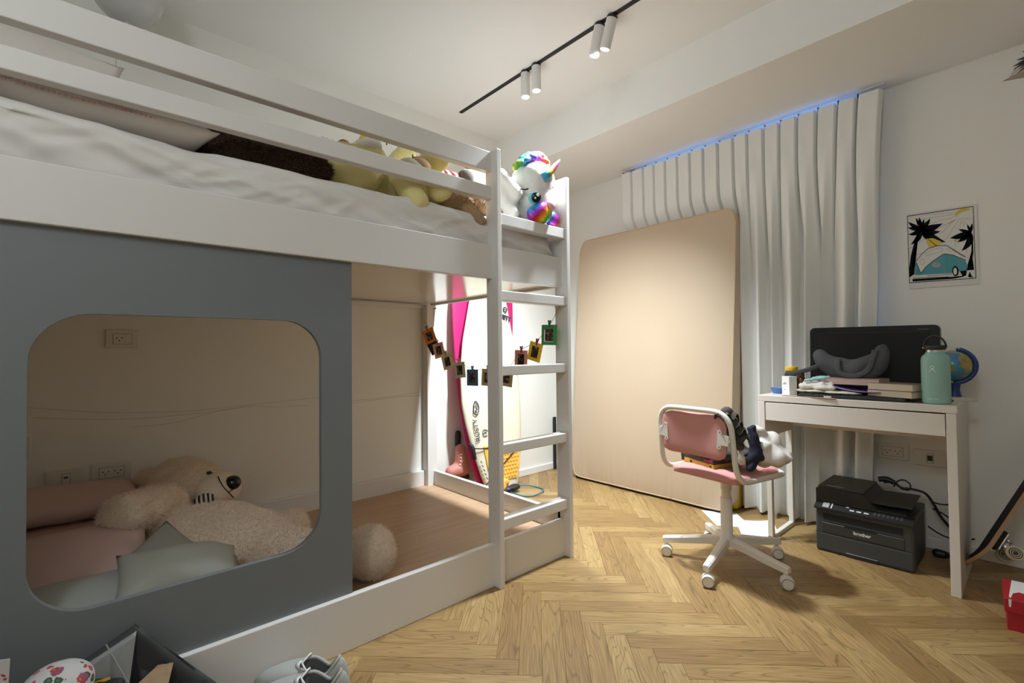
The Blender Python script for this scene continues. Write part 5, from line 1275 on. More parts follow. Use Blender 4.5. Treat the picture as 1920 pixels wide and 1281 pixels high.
obj('lettering', text_bm('DCP-L2550DW', 0.011, axes((-0.115, D0 + 0.055, 0.3093), Vector((1, 0, 0)), Vector((0, 1, 0)), Vector((0, 0, 1))), 0.0003), M_legend, PT, local=True)

# cables on and behind the printer
def cable(label, pts, r=0.0042, m=None, grp='black cables behind the printer'):
    bm = BM(); tube(bm, smooth_path(pts, 6), r, 7); o = obj('cable', bm, m or M_black, None, True); return setprops(o, label, 'cable', grp)
cable('thick black cable bundle lying across the top of the printer', [(-0.535, 2.96, 0.318), (-0.500, 2.975, 0.322), (-0.465, 2.955, 0.305), (-0.425, 2.965, 0.305), (-0.38, 2.975, 0.292), (-0.352, 2.985, 0.245), (-0.33, 3.0, 0.19), (-0.30, 3.02, 0.14), (-0.27, 3.04, 0.10)], 0.006)
bm = BM(); tube(bm, smooth_path([(-0.555, 2.955, 0.330), (-0.525, 2.965, 0.335), (-0.495, 2.968, 0.322)], 6), 0.013, 9); o = obj('cable_adapter', bm, M_black, None, True); setprops(o, 'black bundled plug end lying on the back of the printer', 'plug')
cable('loop of thin black cable standing up on the printer', [(-0.50, 2.98, 0.300), (-0.482, 2.985, 0.330), (-0.458, 2.985, 0.338), (-0.436, 2.98, 0.322), (-0.44, 2.97, 0.298), (-0.47, 2.965, 0.298)], 0.0035)
cable('black cable arching from the printer to the socket side behind the desk leg', [(-0.362, 2.975, 0.262), (-0.335, 3.01, 0.245), (-0.30, 3.03, 0.248), (-0.262, 3.05, 0.285), (-0.24, 3.06, 0.33)], 0.0035)
cable('black cable sagging from the printer side to the floor behind the desk leg', [(-0.375, 2.99, 0.135), (-0.345, 3.02, 0.105), (-0.31, 3.045, 0.085), (-0.27, 3.055, 0.085), (-0.22, 3.06, 0.10)], 0.0035)
cable('second black cable dropping behind the desk leg', [(-0.355, 2.98, 0.225), (-0.325, 3.005, 0.205), (-0.285, 3.03, 0.17), (-0.24, 3.05, 0.14)], 0.0035)
bm = BM(); capsule(bm, (-0.345, 2.985, 0.0205), (-0.322, 2.985, 0.0205), 0.020, 0.018); tube(bm, [(-0.322, 2.985, 0.020), (-0.285, 2.99, 0.016), (-0.23, 3.01, 0.006)], [0.010, 0.007, 0.005], 8)
b = solid_from(bm, 0.004, 2); o = obj('power_plug', b, M_black, None, True); setprops(o, 'round black power plug lying on the floor beside the desk leg', 'plug')

# ================================================================== sockets
M_sock = mat('socket_white', (0.70, 0.67, 0.61), 0.35)
M_hole = mat('socket_hole', (0.02, 0.018, 0.015), 0.6)
def socket(label, M, w2, h2, mods, frame_off=0.0):
    t = thing('wall_socket', label, 'socket', M.translation, M.to_euler(), 'wall sockets')
    bm = rbox(-w2, w2, -h2, h2, 0, 0.009, 0.004, 2); obj('cover_plate', bm, M_sock, t, local=True)
    n = len(mods); mw = 0.0225
    bm = BM(); W_ = sum(m_[1] for m_ in mods) / 2
    for a, b2, c, d in ((-W_ - 0.002, W_ + 0.002, 0.0225, 0.0245), (-W_ - 0.002, W_ + 0.002, -0.0245, -0.0225), (-W_ - 0.002, -W_, -0.0225, 0.0225), (W_, W_ + 0.002, -0.0225, 0.0225)): box(bm, a + frame_off, b2 + frame_off, c, d, 0.009, 0.0102)
    obj('insert_frame', bm, mat('socket_frame', (0.36, 0.34, 0.30), 0.5), t, local=True)
    x = -W_ + frame_off
    for kind, wd in mods:
        cx_ = x + wd / 2; x += wd
        bm = rbox(cx_ - wd / 2 + 0.0006, cx_ + wd / 2 - 0.0006, -0.0222, 0.0222, 0.009, 0.0108, 0.0006, 1); md = obj({'p': 'outlet', 's': 'switch', 'n': 'network_jack', 'd': 'blank_module'}[kind], bm, M_sock, t, local=True)
        bm = BM()
        if kind == 'p':
            for px, py in ((-0.0095, 0.005), (0.0095, 0.005), (0, -0.007)): lathe(bm, [(0.0027, 0.0105), (0.0027, 0.0111)], cx_ + px, py, 10)
        elif kind == 's':
            box(bm, cx_ - wd / 2 + 0.0006, cx_ + wd / 2 - 0.0006, -0.0226, -0.0222, 0.009, 0.0109)
        elif kind == 'n': box(bm, cx_ - 0.007, cx_ + 0.007, 0.004, 0.011, 0.0105, 0.0111)
        else: box(bm, cx_ - 0.010, cx_ + 0.010, -0.013, 0.013, 0.0105, 0.0111)
        obj('opening', bm, M_hole, md, local=True)
ML = lambda y, z: axes((XW, y, z), Vector((0, 1, 0)), Vector((0, 0, 1)), Vector((1, 0, 0)))
MBk = lambda x, z: axes((x, YB, z), Vector((1, 0, 0)), Vector((0, 0, 1)), Vector((0, -1, 0)))
socket('upper wall socket with a switch seen high in the panel window', ML(0.140, 1.060), 0.059, 0.041, [('p', 0.042), ('s', 0.023)])
socket('low blank wall plate with a single network jack near the pillow', ML(-0.042, 0.468), 0.061, 0.045, [('n', 0.024)])
socket('low double wall socket above the sleeping cream teddy', ML(0.106, 0.472), 0.069, 0.045, [('p', 0.042), ('p', 0.042)])
socket('wall plate cut off by the left edge of the panel window', ML(-0.212, 0.62), 0.066, 0.045, [('p', 0.042), ('s', 0.023)])
socket('double wall socket under the desk above the printer', MBk(-0.520, 0.452), 0.064, 0.040, [('p', 0.042), ('p', 0.042)])
socket('wall plate with a black opening under the desk beside the desk leg', MBk(-0.375, 0.440), 0.064, 0.040, [('d', 0.024)])

# ================================================================== poster with its print in cut layers
PX0, PX1 = -0.437, -0.183
def pst(cx_, cy_):
    s = (cx_ - 88) / (1018 - 88); yt = 240 - 150 * s; yb = 1225 - 70 * s
    t = (cy_ - yt) / (yb - yt); zt = 1.661 - 0.007 * s; zb = 1.281 - 0.004 * s
    return (PX0 + (PX1 - PX0) * s, zt + (zb - zt) * t)
PO = thing('poster', 'small square beach poster with palms and a teal camper van on the wall', 'poster', (-0.31, YB, 1.47))
def pm(z): return axes((0, YB - z, 0), Vector((1, 0, 0)), Vector((0, 0, 1)), Vector((0, -1, 0)))
obj('board', plate([pst(*p) for p in ((88, 240), (88, 1225), (1018, 1155), (1018, 90))], pm(0.0005), 0.004), mat('poster_white', (0.66, 0.64, 0.59), 0.5), PO)
M_pk = mat('poster_black', (0.006, 0.006, 0.009), 0.9, spec=0.1); M_pt = mat('poster_teal', (0.045, 0.26, 0.30), 0.5); M_py = mat('poster_yellow', (0.60, 0.44, 0.02), 0.5); M_pg = mat('poster_grey', (0.30, 0.28, 0.27), 0.5); M_pw = MATS['poster_white']
def art(name, polys, m, lvl):
    bm = BM()
    for p in polys: plate([pst(*q) for q in p], pm(0.0045 + 0.0003 * lvl), 0.0003, bm)
    return obj(name, bm, m, PO)
def bar(a, b2, w_):
    d = Vector((b2[0] - a[0], b2[1] - a[1])); n = Vector((-d.y, d.x)).normalized() * w_ / 2
    return [(a[0] + n.x, a[1] + n.y), (a[0] - n.x, a[1] - n.y), (b2[0] - n.x, b2[1] - n.y), (b2[0] + n.x, b2[1] + n.y)]
art('print_border', [bar((90, 268), (975, 126), 9), bar((98, 1145), (980, 1076), 9), bar((92, 265), (98, 1147), 8), bar((972, 126), (979, 1078), 8)], M_pk, 1)
rays = [((750, 205), (330, 245)), ((745, 232), (270, 305)), ((740, 265), (350, 370)), ((760, 292), (540, 410)), ((790, 305), (610, 570)), ((815, 318), (795, 400)), ((835, 318), (848, 390)), ((860, 315), (885, 370)), ((745, 300), (560, 480)), ((880, 300), (945, 285))]
art('sun_rays', [bar(a, b2, 4) for a, b2 in rays] + [bar((100, 700), (330, 560), 4), bar((720, 700), (745, 590), 4), bar((868, 640), (872, 745), 4)], M_pg, 1)
art('sun', [[(745, 262), (750, 225), (775, 185), (820, 158), (870, 150), (955, 160), (900, 178), (830, 200), (785, 230), (765, 262)], [(640, 365), (690, 330), (715, 326), (665, 360)], [(720, 580), (745, 555), (760, 575), (740, 603)]], M_py, 2)
art('sun_edge', [bar((790, 290), (905, 280), 6)], M_py, 2)
def fronds(c, tips):
    out_ = []
    for (tx, ty, bend) in tips:
        d = Vector((tx - c[0], ty - c[1])); n = Vector((-d.y, d.x)) * bend; L_ = d.length
        up, dn = [], []
        for k in range(7):
            t = k / 6; p = Vector(c) + d * t + n * (t * (1 - t) * 2); w_ = L_ * 0.15 * (math.sin(math.pi * min(1, t * 0.9 + 0.12))) + 2
            q = Vector((-d.y, d.x)).normalized() * w_ * (1 if k < 6 else 0.2)
            up.append((p.x + q.x, p.y + q.y)); dn.append((p.x - q.x * 0.8, p.y - q.y * 0.8))
        out_.append(up + dn[::-1])
    return out_
art('palm_crown', fronds((285, 430), [(100, 340, -0.18), (96, 420, -0.1), (100, 510, -0.25), (130, 640, -0.3), (210, 285, 0.0), (260, 275, 0), (415, 290, 0.1), (575, 355, 0.12), (545, 460, 0.2), (610, 600, 0.16), (430, 600, 0.15), (330, 300, 0)]), M_pk, 3)
art('palm_crown', fronds((930, 470), [(665, 548, -0.12), (780, 430, -0.1), (890, 365, 0), (955, 350, 0), (810, 720, -0.3), (950, 620, -0.05), (760, 600, -0.16)]), M_pk, 3)
art('palm_trunk', [[(245, 500), (205, 550), (160, 680), (125, 800), (100, 960), (98, 1075), (170, 1030), (165, 930), (140, 900), (165, 790), (205, 650), (250, 520)]], M_pk, 3)
art('palm_trunk', [[(940, 560), (958, 560), (958, 740), (930, 900), (960, 968), (860, 975), (900, 920), (935, 720)]], M_pk, 3)
art('ground_shadow', [[(140, 1095), (700, 1060), (860, 1040), (870, 975), (780, 985), (820, 1060), (700, 1085), (145, 1128)], [(880, 1060), (905, 990), (925, 1040), (945, 1070)]], M_pk, 2)
art('van_roof', [[(200, 865), (290, 760), (370, 690), (500, 655), (620, 650), (700, 690), (850, 795), (860, 835), (700, 770), (580, 755), (430, 850), (330, 935), (265, 1015), (240, 930)]], M_pw, 4)
art('van_body', [[(195, 885), (240, 940), (262, 1020), (330, 945), (430, 865), (590, 765), (700, 778), (855, 845), (885, 930), (860, 975), (770, 985), (740, 925), (705, 930), (690, 1010), (420, 1035), (180, 1045), (165, 1000)]], M_pt, 5)
art('van_nose', [[(203, 872), (262, 1012), (330, 938), (300, 880)]], M_pw, 5.5)
art('van_outline', [bar((200, 862), (290, 757), 7), bar((290, 757), (370, 690), 7), bar((370, 690), (500, 653), 7), bar((500, 653), (620, 648), 7), bar((620, 648), (860, 800), 8), bar((265, 1018), (330, 935), 7), bar((330, 935), (430, 855), 7), bar((430, 855), (580, 758), 7), bar((580, 758), (700, 772), 7), bar((700, 772), (860, 838), 7), bar((200, 870), (262, 1015), 7)], M_pk, 6)
art('van_windows', [bar((320, 770), (420, 705), 5), bar((420, 705), (560, 680), 5), bar((560, 680), (565, 725), 5), bar((565, 725), (330, 790), 5), bar((600, 690), (655, 700), 5), bar((655, 700), (650, 735), 5), bar((690, 705), (840, 800), 5), bar((215, 775), (320, 745), 5), bar((585, 770), (580, 1010), 3), bar((770, 820), (775, 960), 3)], M_pg, 6)
circ = lambda c, rx, ry, n=18: [(c[0] + rx * math.cos(2 * math.pi * k / n), c[1] + ry * math.sin(2 * math.pi * k / n)) for k in range(n)]
art('headlight', [circ((475, 905), 62, 36)], M_pg, 6)
art('badge_ring', [bar(a, b2, 4) for a, b2 in zip(circ((285, 865), 33, 38), circ((285, 865), 33, 38)[1:] + circ((285, 865), 33, 38)[:1])], M_pg, 6)
art('bumper', [[(145, 1050), (420, 1030), (690, 1010), (700, 1035), (620, 1055), (420, 1075), (170, 1082)]], M_pw, 6)
art('bumper_line', [bar((150, 1082), (640, 1062), 6), bar((350, 1055), (680, 1022), 6)], M_pk, 7)
art('wheel', [circ((725, 985), 42, 68)], M_pk, 6); art('wheel_hub', [circ((722, 988), 24, 46)], M_pw, 7)
art('surfboard_print', [[(350, 600), (360, 560), (440, 552), (545, 590), (560, 610), (490, 650), (385, 675)]], M_py, 4)
art('surfboard_stripe', [bar((375, 565), (490, 655), 9)], M_pk, 5)

# palm island cut-out high on the back wall at the picture edge
PA = thing('wall_cutout', 'cut-out palm island decoration high on the wall by the ceiling', 'wall decoration', (0.06, YB, 2.20))
bm = plate([(-0.086, 2.192), (-0.05, 2.203), (0.0, 2.21), (0.08, 2.215), (0.16, 2.205), (0.22, 2.19), (0.10, 2.180), (0.0, 2.178)], pm(0.0008), 0.006); obj('sand', bm, mat('sand_print', (0.36, 0.29, 0.22), 0.7), PA)
bm = plate([(-0.066, 2.200), (-0.052, 2.225), (-0.03, 2.24), (0.02, 2.25), (0.12, 2.24), (0.16, 2.21), (0.0, 2.208)], pm(0.0006), 0.005); obj('wave', bm, mat('wave_print', (0.52, 0.50, 0.44), 0.7), PA)
M_fr = mat('frond_print', (0.035, 0.036, 0.025), 0.7); M_fr2 = mat('frond_grey', (0.12, 0.115, 0.09), 0.7)
for a, L_, m_ in ((196, 0.085, M_fr), (205, 0.090, M_fr), (214, 0.085, M_fr2), (180, 0.07, M_fr), (222, 0.10, M_fr2), (150, 0.06, M_fr), (100, 0.07, M_fr), (60, 0.08, M_fr), (20, 0.09, M_fr), (340, 0.09, M_fr), (310, 0.08, M_fr2)):
    ca, sa = math.cos(R(a)), math.sin(R(a)); c = (0.030, 2.268)
    bm = plate([(c[0] + ca * t * L_ - sa * w_ , c[1] + sa * t * L_ + ca * w_) for t, w_ in ((0, 0.004), (0.3, 0.008), (0.7, 0.006), (1, 0), (0.7, -0.004), (0.3, -0.006), (0, -0.004))], pm(0.0010), 0.005); obj('frond', bm, m_, PA)
bm = plate([(0.026, 2.268), (0.034, 2.268), (0.030, 2.23), (0.05, 2.205), (0.038, 2.205), (0.022, 2.23)], pm(0.0010), 0.005); obj('palm_trunk', bm, M_fr, PA)

# ================================================================== papers under the chair
M_sheetp = mat('paper_sheet', (0.72, 0.72, 0.72), 0.7)
def paper(label, P, z, bend=0.0):
    bm = sheet([(x, y, z) for x, y in P], 8, 6, 0.0006, fn=lambda u, v: Vector((0, 0, bend * (u * v) ** 3))); o = obj('paper_sheet', bm, M_sheetp, None, True, auto=40)
    setprops(o, label, 'paper', 'paper sheets on the floor')
paper('white paper sheet on the floor nearest the mattress', [(-1.235, 2.645), (-1.080, 2.745), (-1.245, 2.925), (-1.415, 2.83)], 0.0012)
paper('white paper sheet on the floor beside the desk leg with a lifted corner', [(-1.085, 2.610), (-0.925, 2.700), (-1.030, 2.905), (-1.205, 2.81)], 0.0024, 0.02)

# ================================================================== skateboard and shoe box
Ld = Vector((0.1815, 0.190, 0.382)).normalized(); view = Vector((-0.060, 0.96, -0.27)); Wd = (view - Ld * view.dot(Ld)).normalized(); Nd = Wd.cross(Ld).normalized()
if Nd.x > 0: Nd = -Nd
Wd, Nd = Wd * math.cos(R(5)) + Nd * math.sin(R(5)), Nd * math.cos(R(5)) - Wd * math.sin(R(5))
SK = thing('skateboard', 'skateboard standing on its tail beside the desk, wheels facing the red box', 'skateboard', (-0.17, 2.78, 0))
M_grip = mat('grip_tape', (0.012, 0.012, 0.013), 0.9, bump=0.3, bscale=900); M_dw = mat('maple_edge', (0.36, 0.20, 0.085), 0.5, var=0.15, vscale=20)
S0 = Vector((-0.222, 2.760, 0.030))
def sk(t, w_, n_): return S0 + Ld * t + Wd * w_ + Nd * n_
st_ = []
for k in range(41):
    t = k / 40 * 0.80
    kick = 0.0
    if t < 0.14: kick = ((0.14 - t) / 0.14) ** 1.6 * 0.045
    if t > 0.66: kick = ((t - 0.66) / 0.14) ** 1.6 * 0.045
    hw = 0.098 * min(1, math.sqrt(max(0, 1 - ((0.11 - t) / 0.11) ** 2)) if t < 0.11 else 1, math.sqrt(max(0, 1 - ((t - 0.69) / 0.11) ** 2)) if t > 0.69 else 1)
    st_.append((t, kick, max(0.004, hw)))
def deck(n0, n1, sc, name, m):
    bm = BM(); rings = []
    for t, kc, hw in st_:
        row = []
        for q in range(9):
            a = q / 8 * 2 - 1; row.append((sk(t, a * hw * sc, kc + n0 + 0.006 * a * a), sk(t, a * hw * sc, kc + n1 + 0.006 * a * a)))
        rings.append([bm.verts.new(p[0]) for p in row] + [bm.verts.new(p[1]) for p in row[::-1]])
    for A, B in zip(rings, rings[1:]):
        for q in range(18): bm.faces.new((A[q], A[(q + 1) % 18], B[(q + 1) % 18], B[q]))
    bm.faces.new(rings[0][::-1]); bm.faces.new(rings[-1]); return obj(name, bm, m, SK, False)
deck(-0.0085, 0.0055, 1.0, 'deck', M_dw); deck(0.0057, 0.0066, 0.985, 'grip_tape', M_grip)
M_whl = mat('wheel_cream', (0.58, 0.49, 0.33), 0.5); M_alu = mat('truck_metal', (0.55, 0.53, 0.50), 0.3, metal=0.9)
for tt in (0.190, 0.605):
    b = BM(); Mt_ = axes(sk(tt, 0, -0.006), Ld, Wd, Nd)
    b = rbox(-0.042, 0.042, -0.029, 0.029, -0.018, 0.0, 0.003, 1, M=Mt_); obj('riser_pad', b, M_blackm, SK)
    b = rbox(-0.038, 0.038, -0.027, 0.027, -0.0235, -0.0182, 0.001, 1, M=Mt_); tk = obj('truck', b, M_alu, SK)
    b = BM(); tube(b, [Mt_ @ Vector((0.0, 0, -0.022)), Mt_ @ Vector((-0.028, 0, -0.054))], [0.020, 0.013], 10); tube(b, [Mt_ @ Vector((-0.030, -0.075, -0.056)), Mt_ @ Vector((-0.030, 0.075, -0.056))], 0.0075, 10); tube(b, [Mt_ @ Vector((0.020, 0, -0.022)), Mt_ @ Vector((0.010, 0, -0.046))], 0.009, 8); obj('hanger', b, M_alu, tk, True)
    for s in (-1, 1):
        b = BM(); Mw_ = Mt_ @ Matrix.Translation((-0.030, s * 0.090, -0.056)) @ Matrix.Rotation(R(90), 4, 'X')
        lathe(b, [(0.008, -0.016), (0.020, -0.017), (0.027, -0.012), (0.0275, 0.012), (0.020, 0.017), (0.008, 0.016)], 0, 0, 28, M=Mw_); wh = obj('wheel', b, M_whl, SK, True, auto=40)
        b = BM()
        for rr_ in (0.0185, 0.012): tube(b, [Mw_ @ Vector((rr_ * math.cos(q), rr_ * math.sin(q), s * 0.0172 )) for q in [2 * math.pi * j / 24 for j in range(24)]], 0.0013, 5, closed=True); tube(b, [Mw_ @ Vector((rr_ * math.cos(q), rr_ * math.sin(q), -s * 0.0172)) for q in [2 * math.pi * j / 24 for j in range(24)]], 0.0016, 5, closed=True)
        lathe(b, [(0.008, -0.0165), (0.008, 0.0165)], 0, 0, 14, M=Mw_); obj('bearing', b, M_black, wh)
b = BM(); box(b, 0.40, 0.415, -0.0995, -0.0990, -0.006, 0.006, M=axes(S0, Ld, Wd, Nd)); obj('edge_mark', b, M_white, SK)
M_red = mat('box_red', (0.40, 0.012, 0.022), 0.45)
RB = thing('shoe_box', 'red shoe box with a white printed lid on the floor at the right edge', 'box', (-0.10, 2.40, 0), (0, 0, R(4)))
obj('box_base', rbox(0.002, 0.320, 0.003, 0.190, 0.0, 0.080, 0.001, 1), M_red, RB, local=True)
ld_ = obj('box_lid', rbox(-0.004, 0.326, -0.003, 0.197, 0.062, 0.108, 0.0015, 1), M_red, RB, local=True)
bm = plate([(0.022, 0.195), (0.008, 0.020), (0.012, 0.008), (0.020, 0.060), (0.036, 0.085), (0.050, 0.080), (0.072, 0.088), (0.11, 0.120), (0.17, 0.165), (0.21, 0.195)], TR((0, 0, 0.1081)), 0.0005); obj('lid_print', bm, M_white, ld_, local=True)
bm = sheet([(0.007, -0.0034, 0.082), (0.012, -0.0034, 0.082), (0.014, -0.0034, 0.1078), (0.006, -0.0034, 0.1078)], 1, 1, 0.0003); obj('side_print', bm, M_white, ld_, local=True)

# ================================================================== things on the floor in front of the bed
M_snk = mat('sneaker_grey', (0.36, 0.36, 0.335), 0.8, bump=0.15, bscale=400); M_snl = mat('sneaker_lining', (0.085, 0.080, 0.078), 0.9); M_sole = mat('sneaker_sole', (0.62, 0.61, 0.58), 0.5)
def sneaker(label, heel, ang):
    t = thing('sneaker', label, 'shoe', heel, (0, 0, ang), 'pair of sneakers on the floor')
    def outline(s, off, n=36):
        pts = []
        for k in range(n):
            a = 2 * math.pi * k / n; u = 0.5 - 0.5 * math.cos(a)
            hw = (0.034 + 0.016 * math.sin(math.pi * min(1, max(0, (u - 0.25) / 0.85)))) * math.sqrt(max(0, 1 - (2 * u - 1) ** 8))
            pts.append((u * 0.275 - 0.01, (hw + off) * (1 if a < math.pi else -1) * abs(math.sin(a)) ** 0.45 * s))
        return pts
    n = 36; bm = BM(); lo = [bm.verts.new((x, y, 0)) for x, y in outline(1, 0.002)]; hi = [bm.verts.new((x, y, 0.026)) for x, y in outline(1, 0.003)]
    bm.faces.new(lo[::-1]); bm.faces.new(hi)
    for k in range(n): bm.faces.new((lo[k], lo[(k + 1) % n], hi[(k + 1) % n], hi[k]))
    obj('sole', bm, M_sole, t, True, local=True, auto=40)
    bm = BM(); R0 = outline(1, 0.001); rings = []
    for lv in range(7):
        q = lv / 6; ring_ = []
        for k, (x, y) in enumerate(R0):
            u = (x + 0.01) / 0.275
            top = 0.052 + 0.040 * max(0, (0.45 - u) / 0.45) ** 1.5 if u < 0.45 else 0.075 - 0.035 * ((u - 0.45) / 0.55)
            cxl = 0.018 + (x + 0.01) * 0.44; cyl_ = y * 0.62
            if u < 0.45: top += 0.0
            xx = x + (cxl - x) * q ** 2.0; yy = y + (cyl_ - y) * q ** 1.6
            hz = 0.024 + ((0.060 + 0.042 * max(0, 1 - u * 3.2) ** 1.2 + 0.024 * min(1, max(0, (u - 0.25) / 0.4))) - 0.024) * (1 - (1 - q) ** 1.7)
            ring_.append(bm.verts.new((xx, yy, hz)))
        rings.append(ring_)
    for A, B in zip(rings, rings[1:]):
        for k in range(n): bm.faces.new((A[k], A[(k + 1) % n], B[(k + 1) % n], B[k]))
    top = [v.co.copy() for v in rings[-1]]
    obj('upper', bm, M_snk, t, True, local=True)
    bm = BM(); A = [bm.verts.new(p) for p in top]; c = Vector((0.07, 0, 0)); B = [bm.verts.new(Vector((c.x + (p.x - c.x) * 0.90, p.y * 0.84, p.z - 0.006))) for p in top]; D = [bm.verts.new(Vector((c.x + (p.x - c.x) * 1.1, p.y * 1.0, 0.034))) for p in top]
    for k in range(n):
        bm.faces.new((A[k], A[(k + 1) % n], B[(k + 1) % n], B[k])); bm.faces.new((B[k], B[(k + 1) % n], D[(k + 1) % n], D[k]))
    bm.faces.new(D); obj('lining', bm, M_snl, t, True, local=True)
    bm = BM(); tube(bm, top, 0.0048, 8, closed=True); obj('collar', bm, M_snk, t, True, local=True)
    bm = BM()
    for k in range(4):
        x = 0.125 + k * 0.020; z = 0.083 - k * 0.007
        tube(bm, smooth_path([(x, -0.026, z - 0.006), (x + 0.008, 0, z + 0.004), (x + 0.004, 0.026, z - 0.006)], 4), 0.0028, 6)
    tube(bm, smooth_path([(0.125, 0, 0.087), (0.115, 0.025, 0.10), (0.10, 0.035, 0.085), (0.12, 0.01, 0.087)], 4), 0.0024, 6); tube(bm, smooth_path([(0.125, 0, 0.087), (0.11, -0.025, 0.098), (0.118, -0.04, 0.075)], 4), 0.0024, 6)
    obj('laces', bm, M_white, t, True, local=True)
sneaker('grey sneaker with white laces close to the bed board', (-1.378, 0.580, 0.0), R(-130))
sneaker('grey sneaker standing on the outer side of its pair, away from the bed', (-1.318, 0.560, 0.0), R(-126))

# tote leaning against the bed, open mouth towards the room
M_toteo = mat('tote_black', (0.013, 0.013, 0.013), 0.6); M_totel = mat('tote_lining', (0.20, 0.20, 0.195), 0.5); M_totei = mat('tote_inner', (0.022, 0.021, 0.018), 0.5)
TB = thing('tote_bag', 'floppy black shopping tote with pale grey lining slumped against the bed', 'bag', (-1.40, 0.12, 0))
wv = lambda a, s: (lambda u, v: a * noise.noise(Vector((u * 3 + s, v * 3, s))))
bm = sheet([(-1.50, -0.06, 0.0), (-1.44, 0.36, 0.0), (-1.535, 0.106, 0.312), (-1.525, -0.010, 0.260)], 10, 10, 0.006, fn=wv(0.006, 1)); obj('back_panel', bm, M_toteo, TB, True)
bm = sheet([(-1.475, 0.000, 0.150), (-1.465, 0.085, 0.150), (-1.520, 0.108, 0.302), (-1.510, -0.004, 0.258)], 10, 10, 0.003, fn=wv(0.003, 2)); lp = obj('lining_panel', bm, M_totel, TB, True); lp['label'] = 'pale grey inner lining'
bm = BM(); tube(bm, [(-1.508, -0.002, 0.250), (-1.516, 0.105, 0.292)], 0.0025, 6); tube(bm, [(-1.519, 0.050, 0.293), (-1.474, 0.090, 0.205)], 0.0014, 5); obj('hem_seam', bm, mat('hem_grey', (0.30, 0.30, 0.29), 0.5), TB)
bm = sheet([(-1.536, 0.106, 0.314), (-1.500, 0.203, 0.200), (-1.470, 0.290, 0.090), (-1.480, 0.110, 0.140)], 8, 8, 0.004, fn=wv(0.010, 5)); obj('side_panel', bm, M_totei, TB, True)
bm = sheet([(-1.50, 0.203, 0.200), (-1.46, 0.300, 0.090), (-1.38, 0.33, 0.0), (-1.42, 0.16, 0.0)], 8, 8, 0.005, fn=wv(0.008, 6)); obj('side_panel', bm, M_toteo, TB, True)
bm = sheet([(-1.40, -0.08, 0.0), (-1.34, 0.24, 0.0), (-1.385, 0.225, 0.085), (-1.42, -0.01, 0.10)], 8, 8, 0.005, fn=wv(0.010, 7)); obj('front_panel', bm, M_toteo, TB, True)
M_ys = mat('yellow_webbing', (0.62, 0.37, 0.015), 0.55)
bm = BM(); tube(bm, smooth_path([(-1.468, 0.060, 0.205), (-1.460, 0.085, 0.198), (-1.452, 0.115, 0.190), (-1.448, 0.150, 0.180)], 5), 0.007, 8, flat=(1, 0.4)); b2_ = sheet([(-1.485, 0.022, 0.232), (-1.478, 0.055, 0.234), (-1.455, 0.075, 0.185), (-1.450, 0.045, 0.180)], 6, 6, 0.003, fn=wv(0.006, 9)); merge(bm, b2_)
o = obj('yellow_strap', bm, M_ys, None, True, auto=50); setprops(o, 'bright yellow strap and flap lying inside the black tote', 'strap')
bm = BM(); capsule(bm, (-1.495, 0.020, 0.222), (-1.470, 0.070, 0.215), 0.014, 0.014); capsule(bm, (-1.470, 0.075, 0.185), (-1.450, 0.17, 0.155), 0.022, 0.022)
o = obj('black_garment', solid_from(bm, 0.006, 3, bump=0.006, bs=20), M_blackm, None, True); setprops(o, 'bunched black cloth around the yellow strap inside the tote', 'clothing')
bm = sheet([(-1.470, 0.098, 0.190), (-1.455, 0.165, 0.175), (-1.490, 0.180, 0.206), (-1.490, 0.148, 0.214)], 8, 6, 0.003, fn=wv(0.008, 12)); o = obj('kraft_paper', bm, mat('kraft', (0.30, 0.20, 0.11), 0.8), None, True, auto=50); setprops(o, 'crumpled tan kraft paper sticking out of the black tote', 'paper')
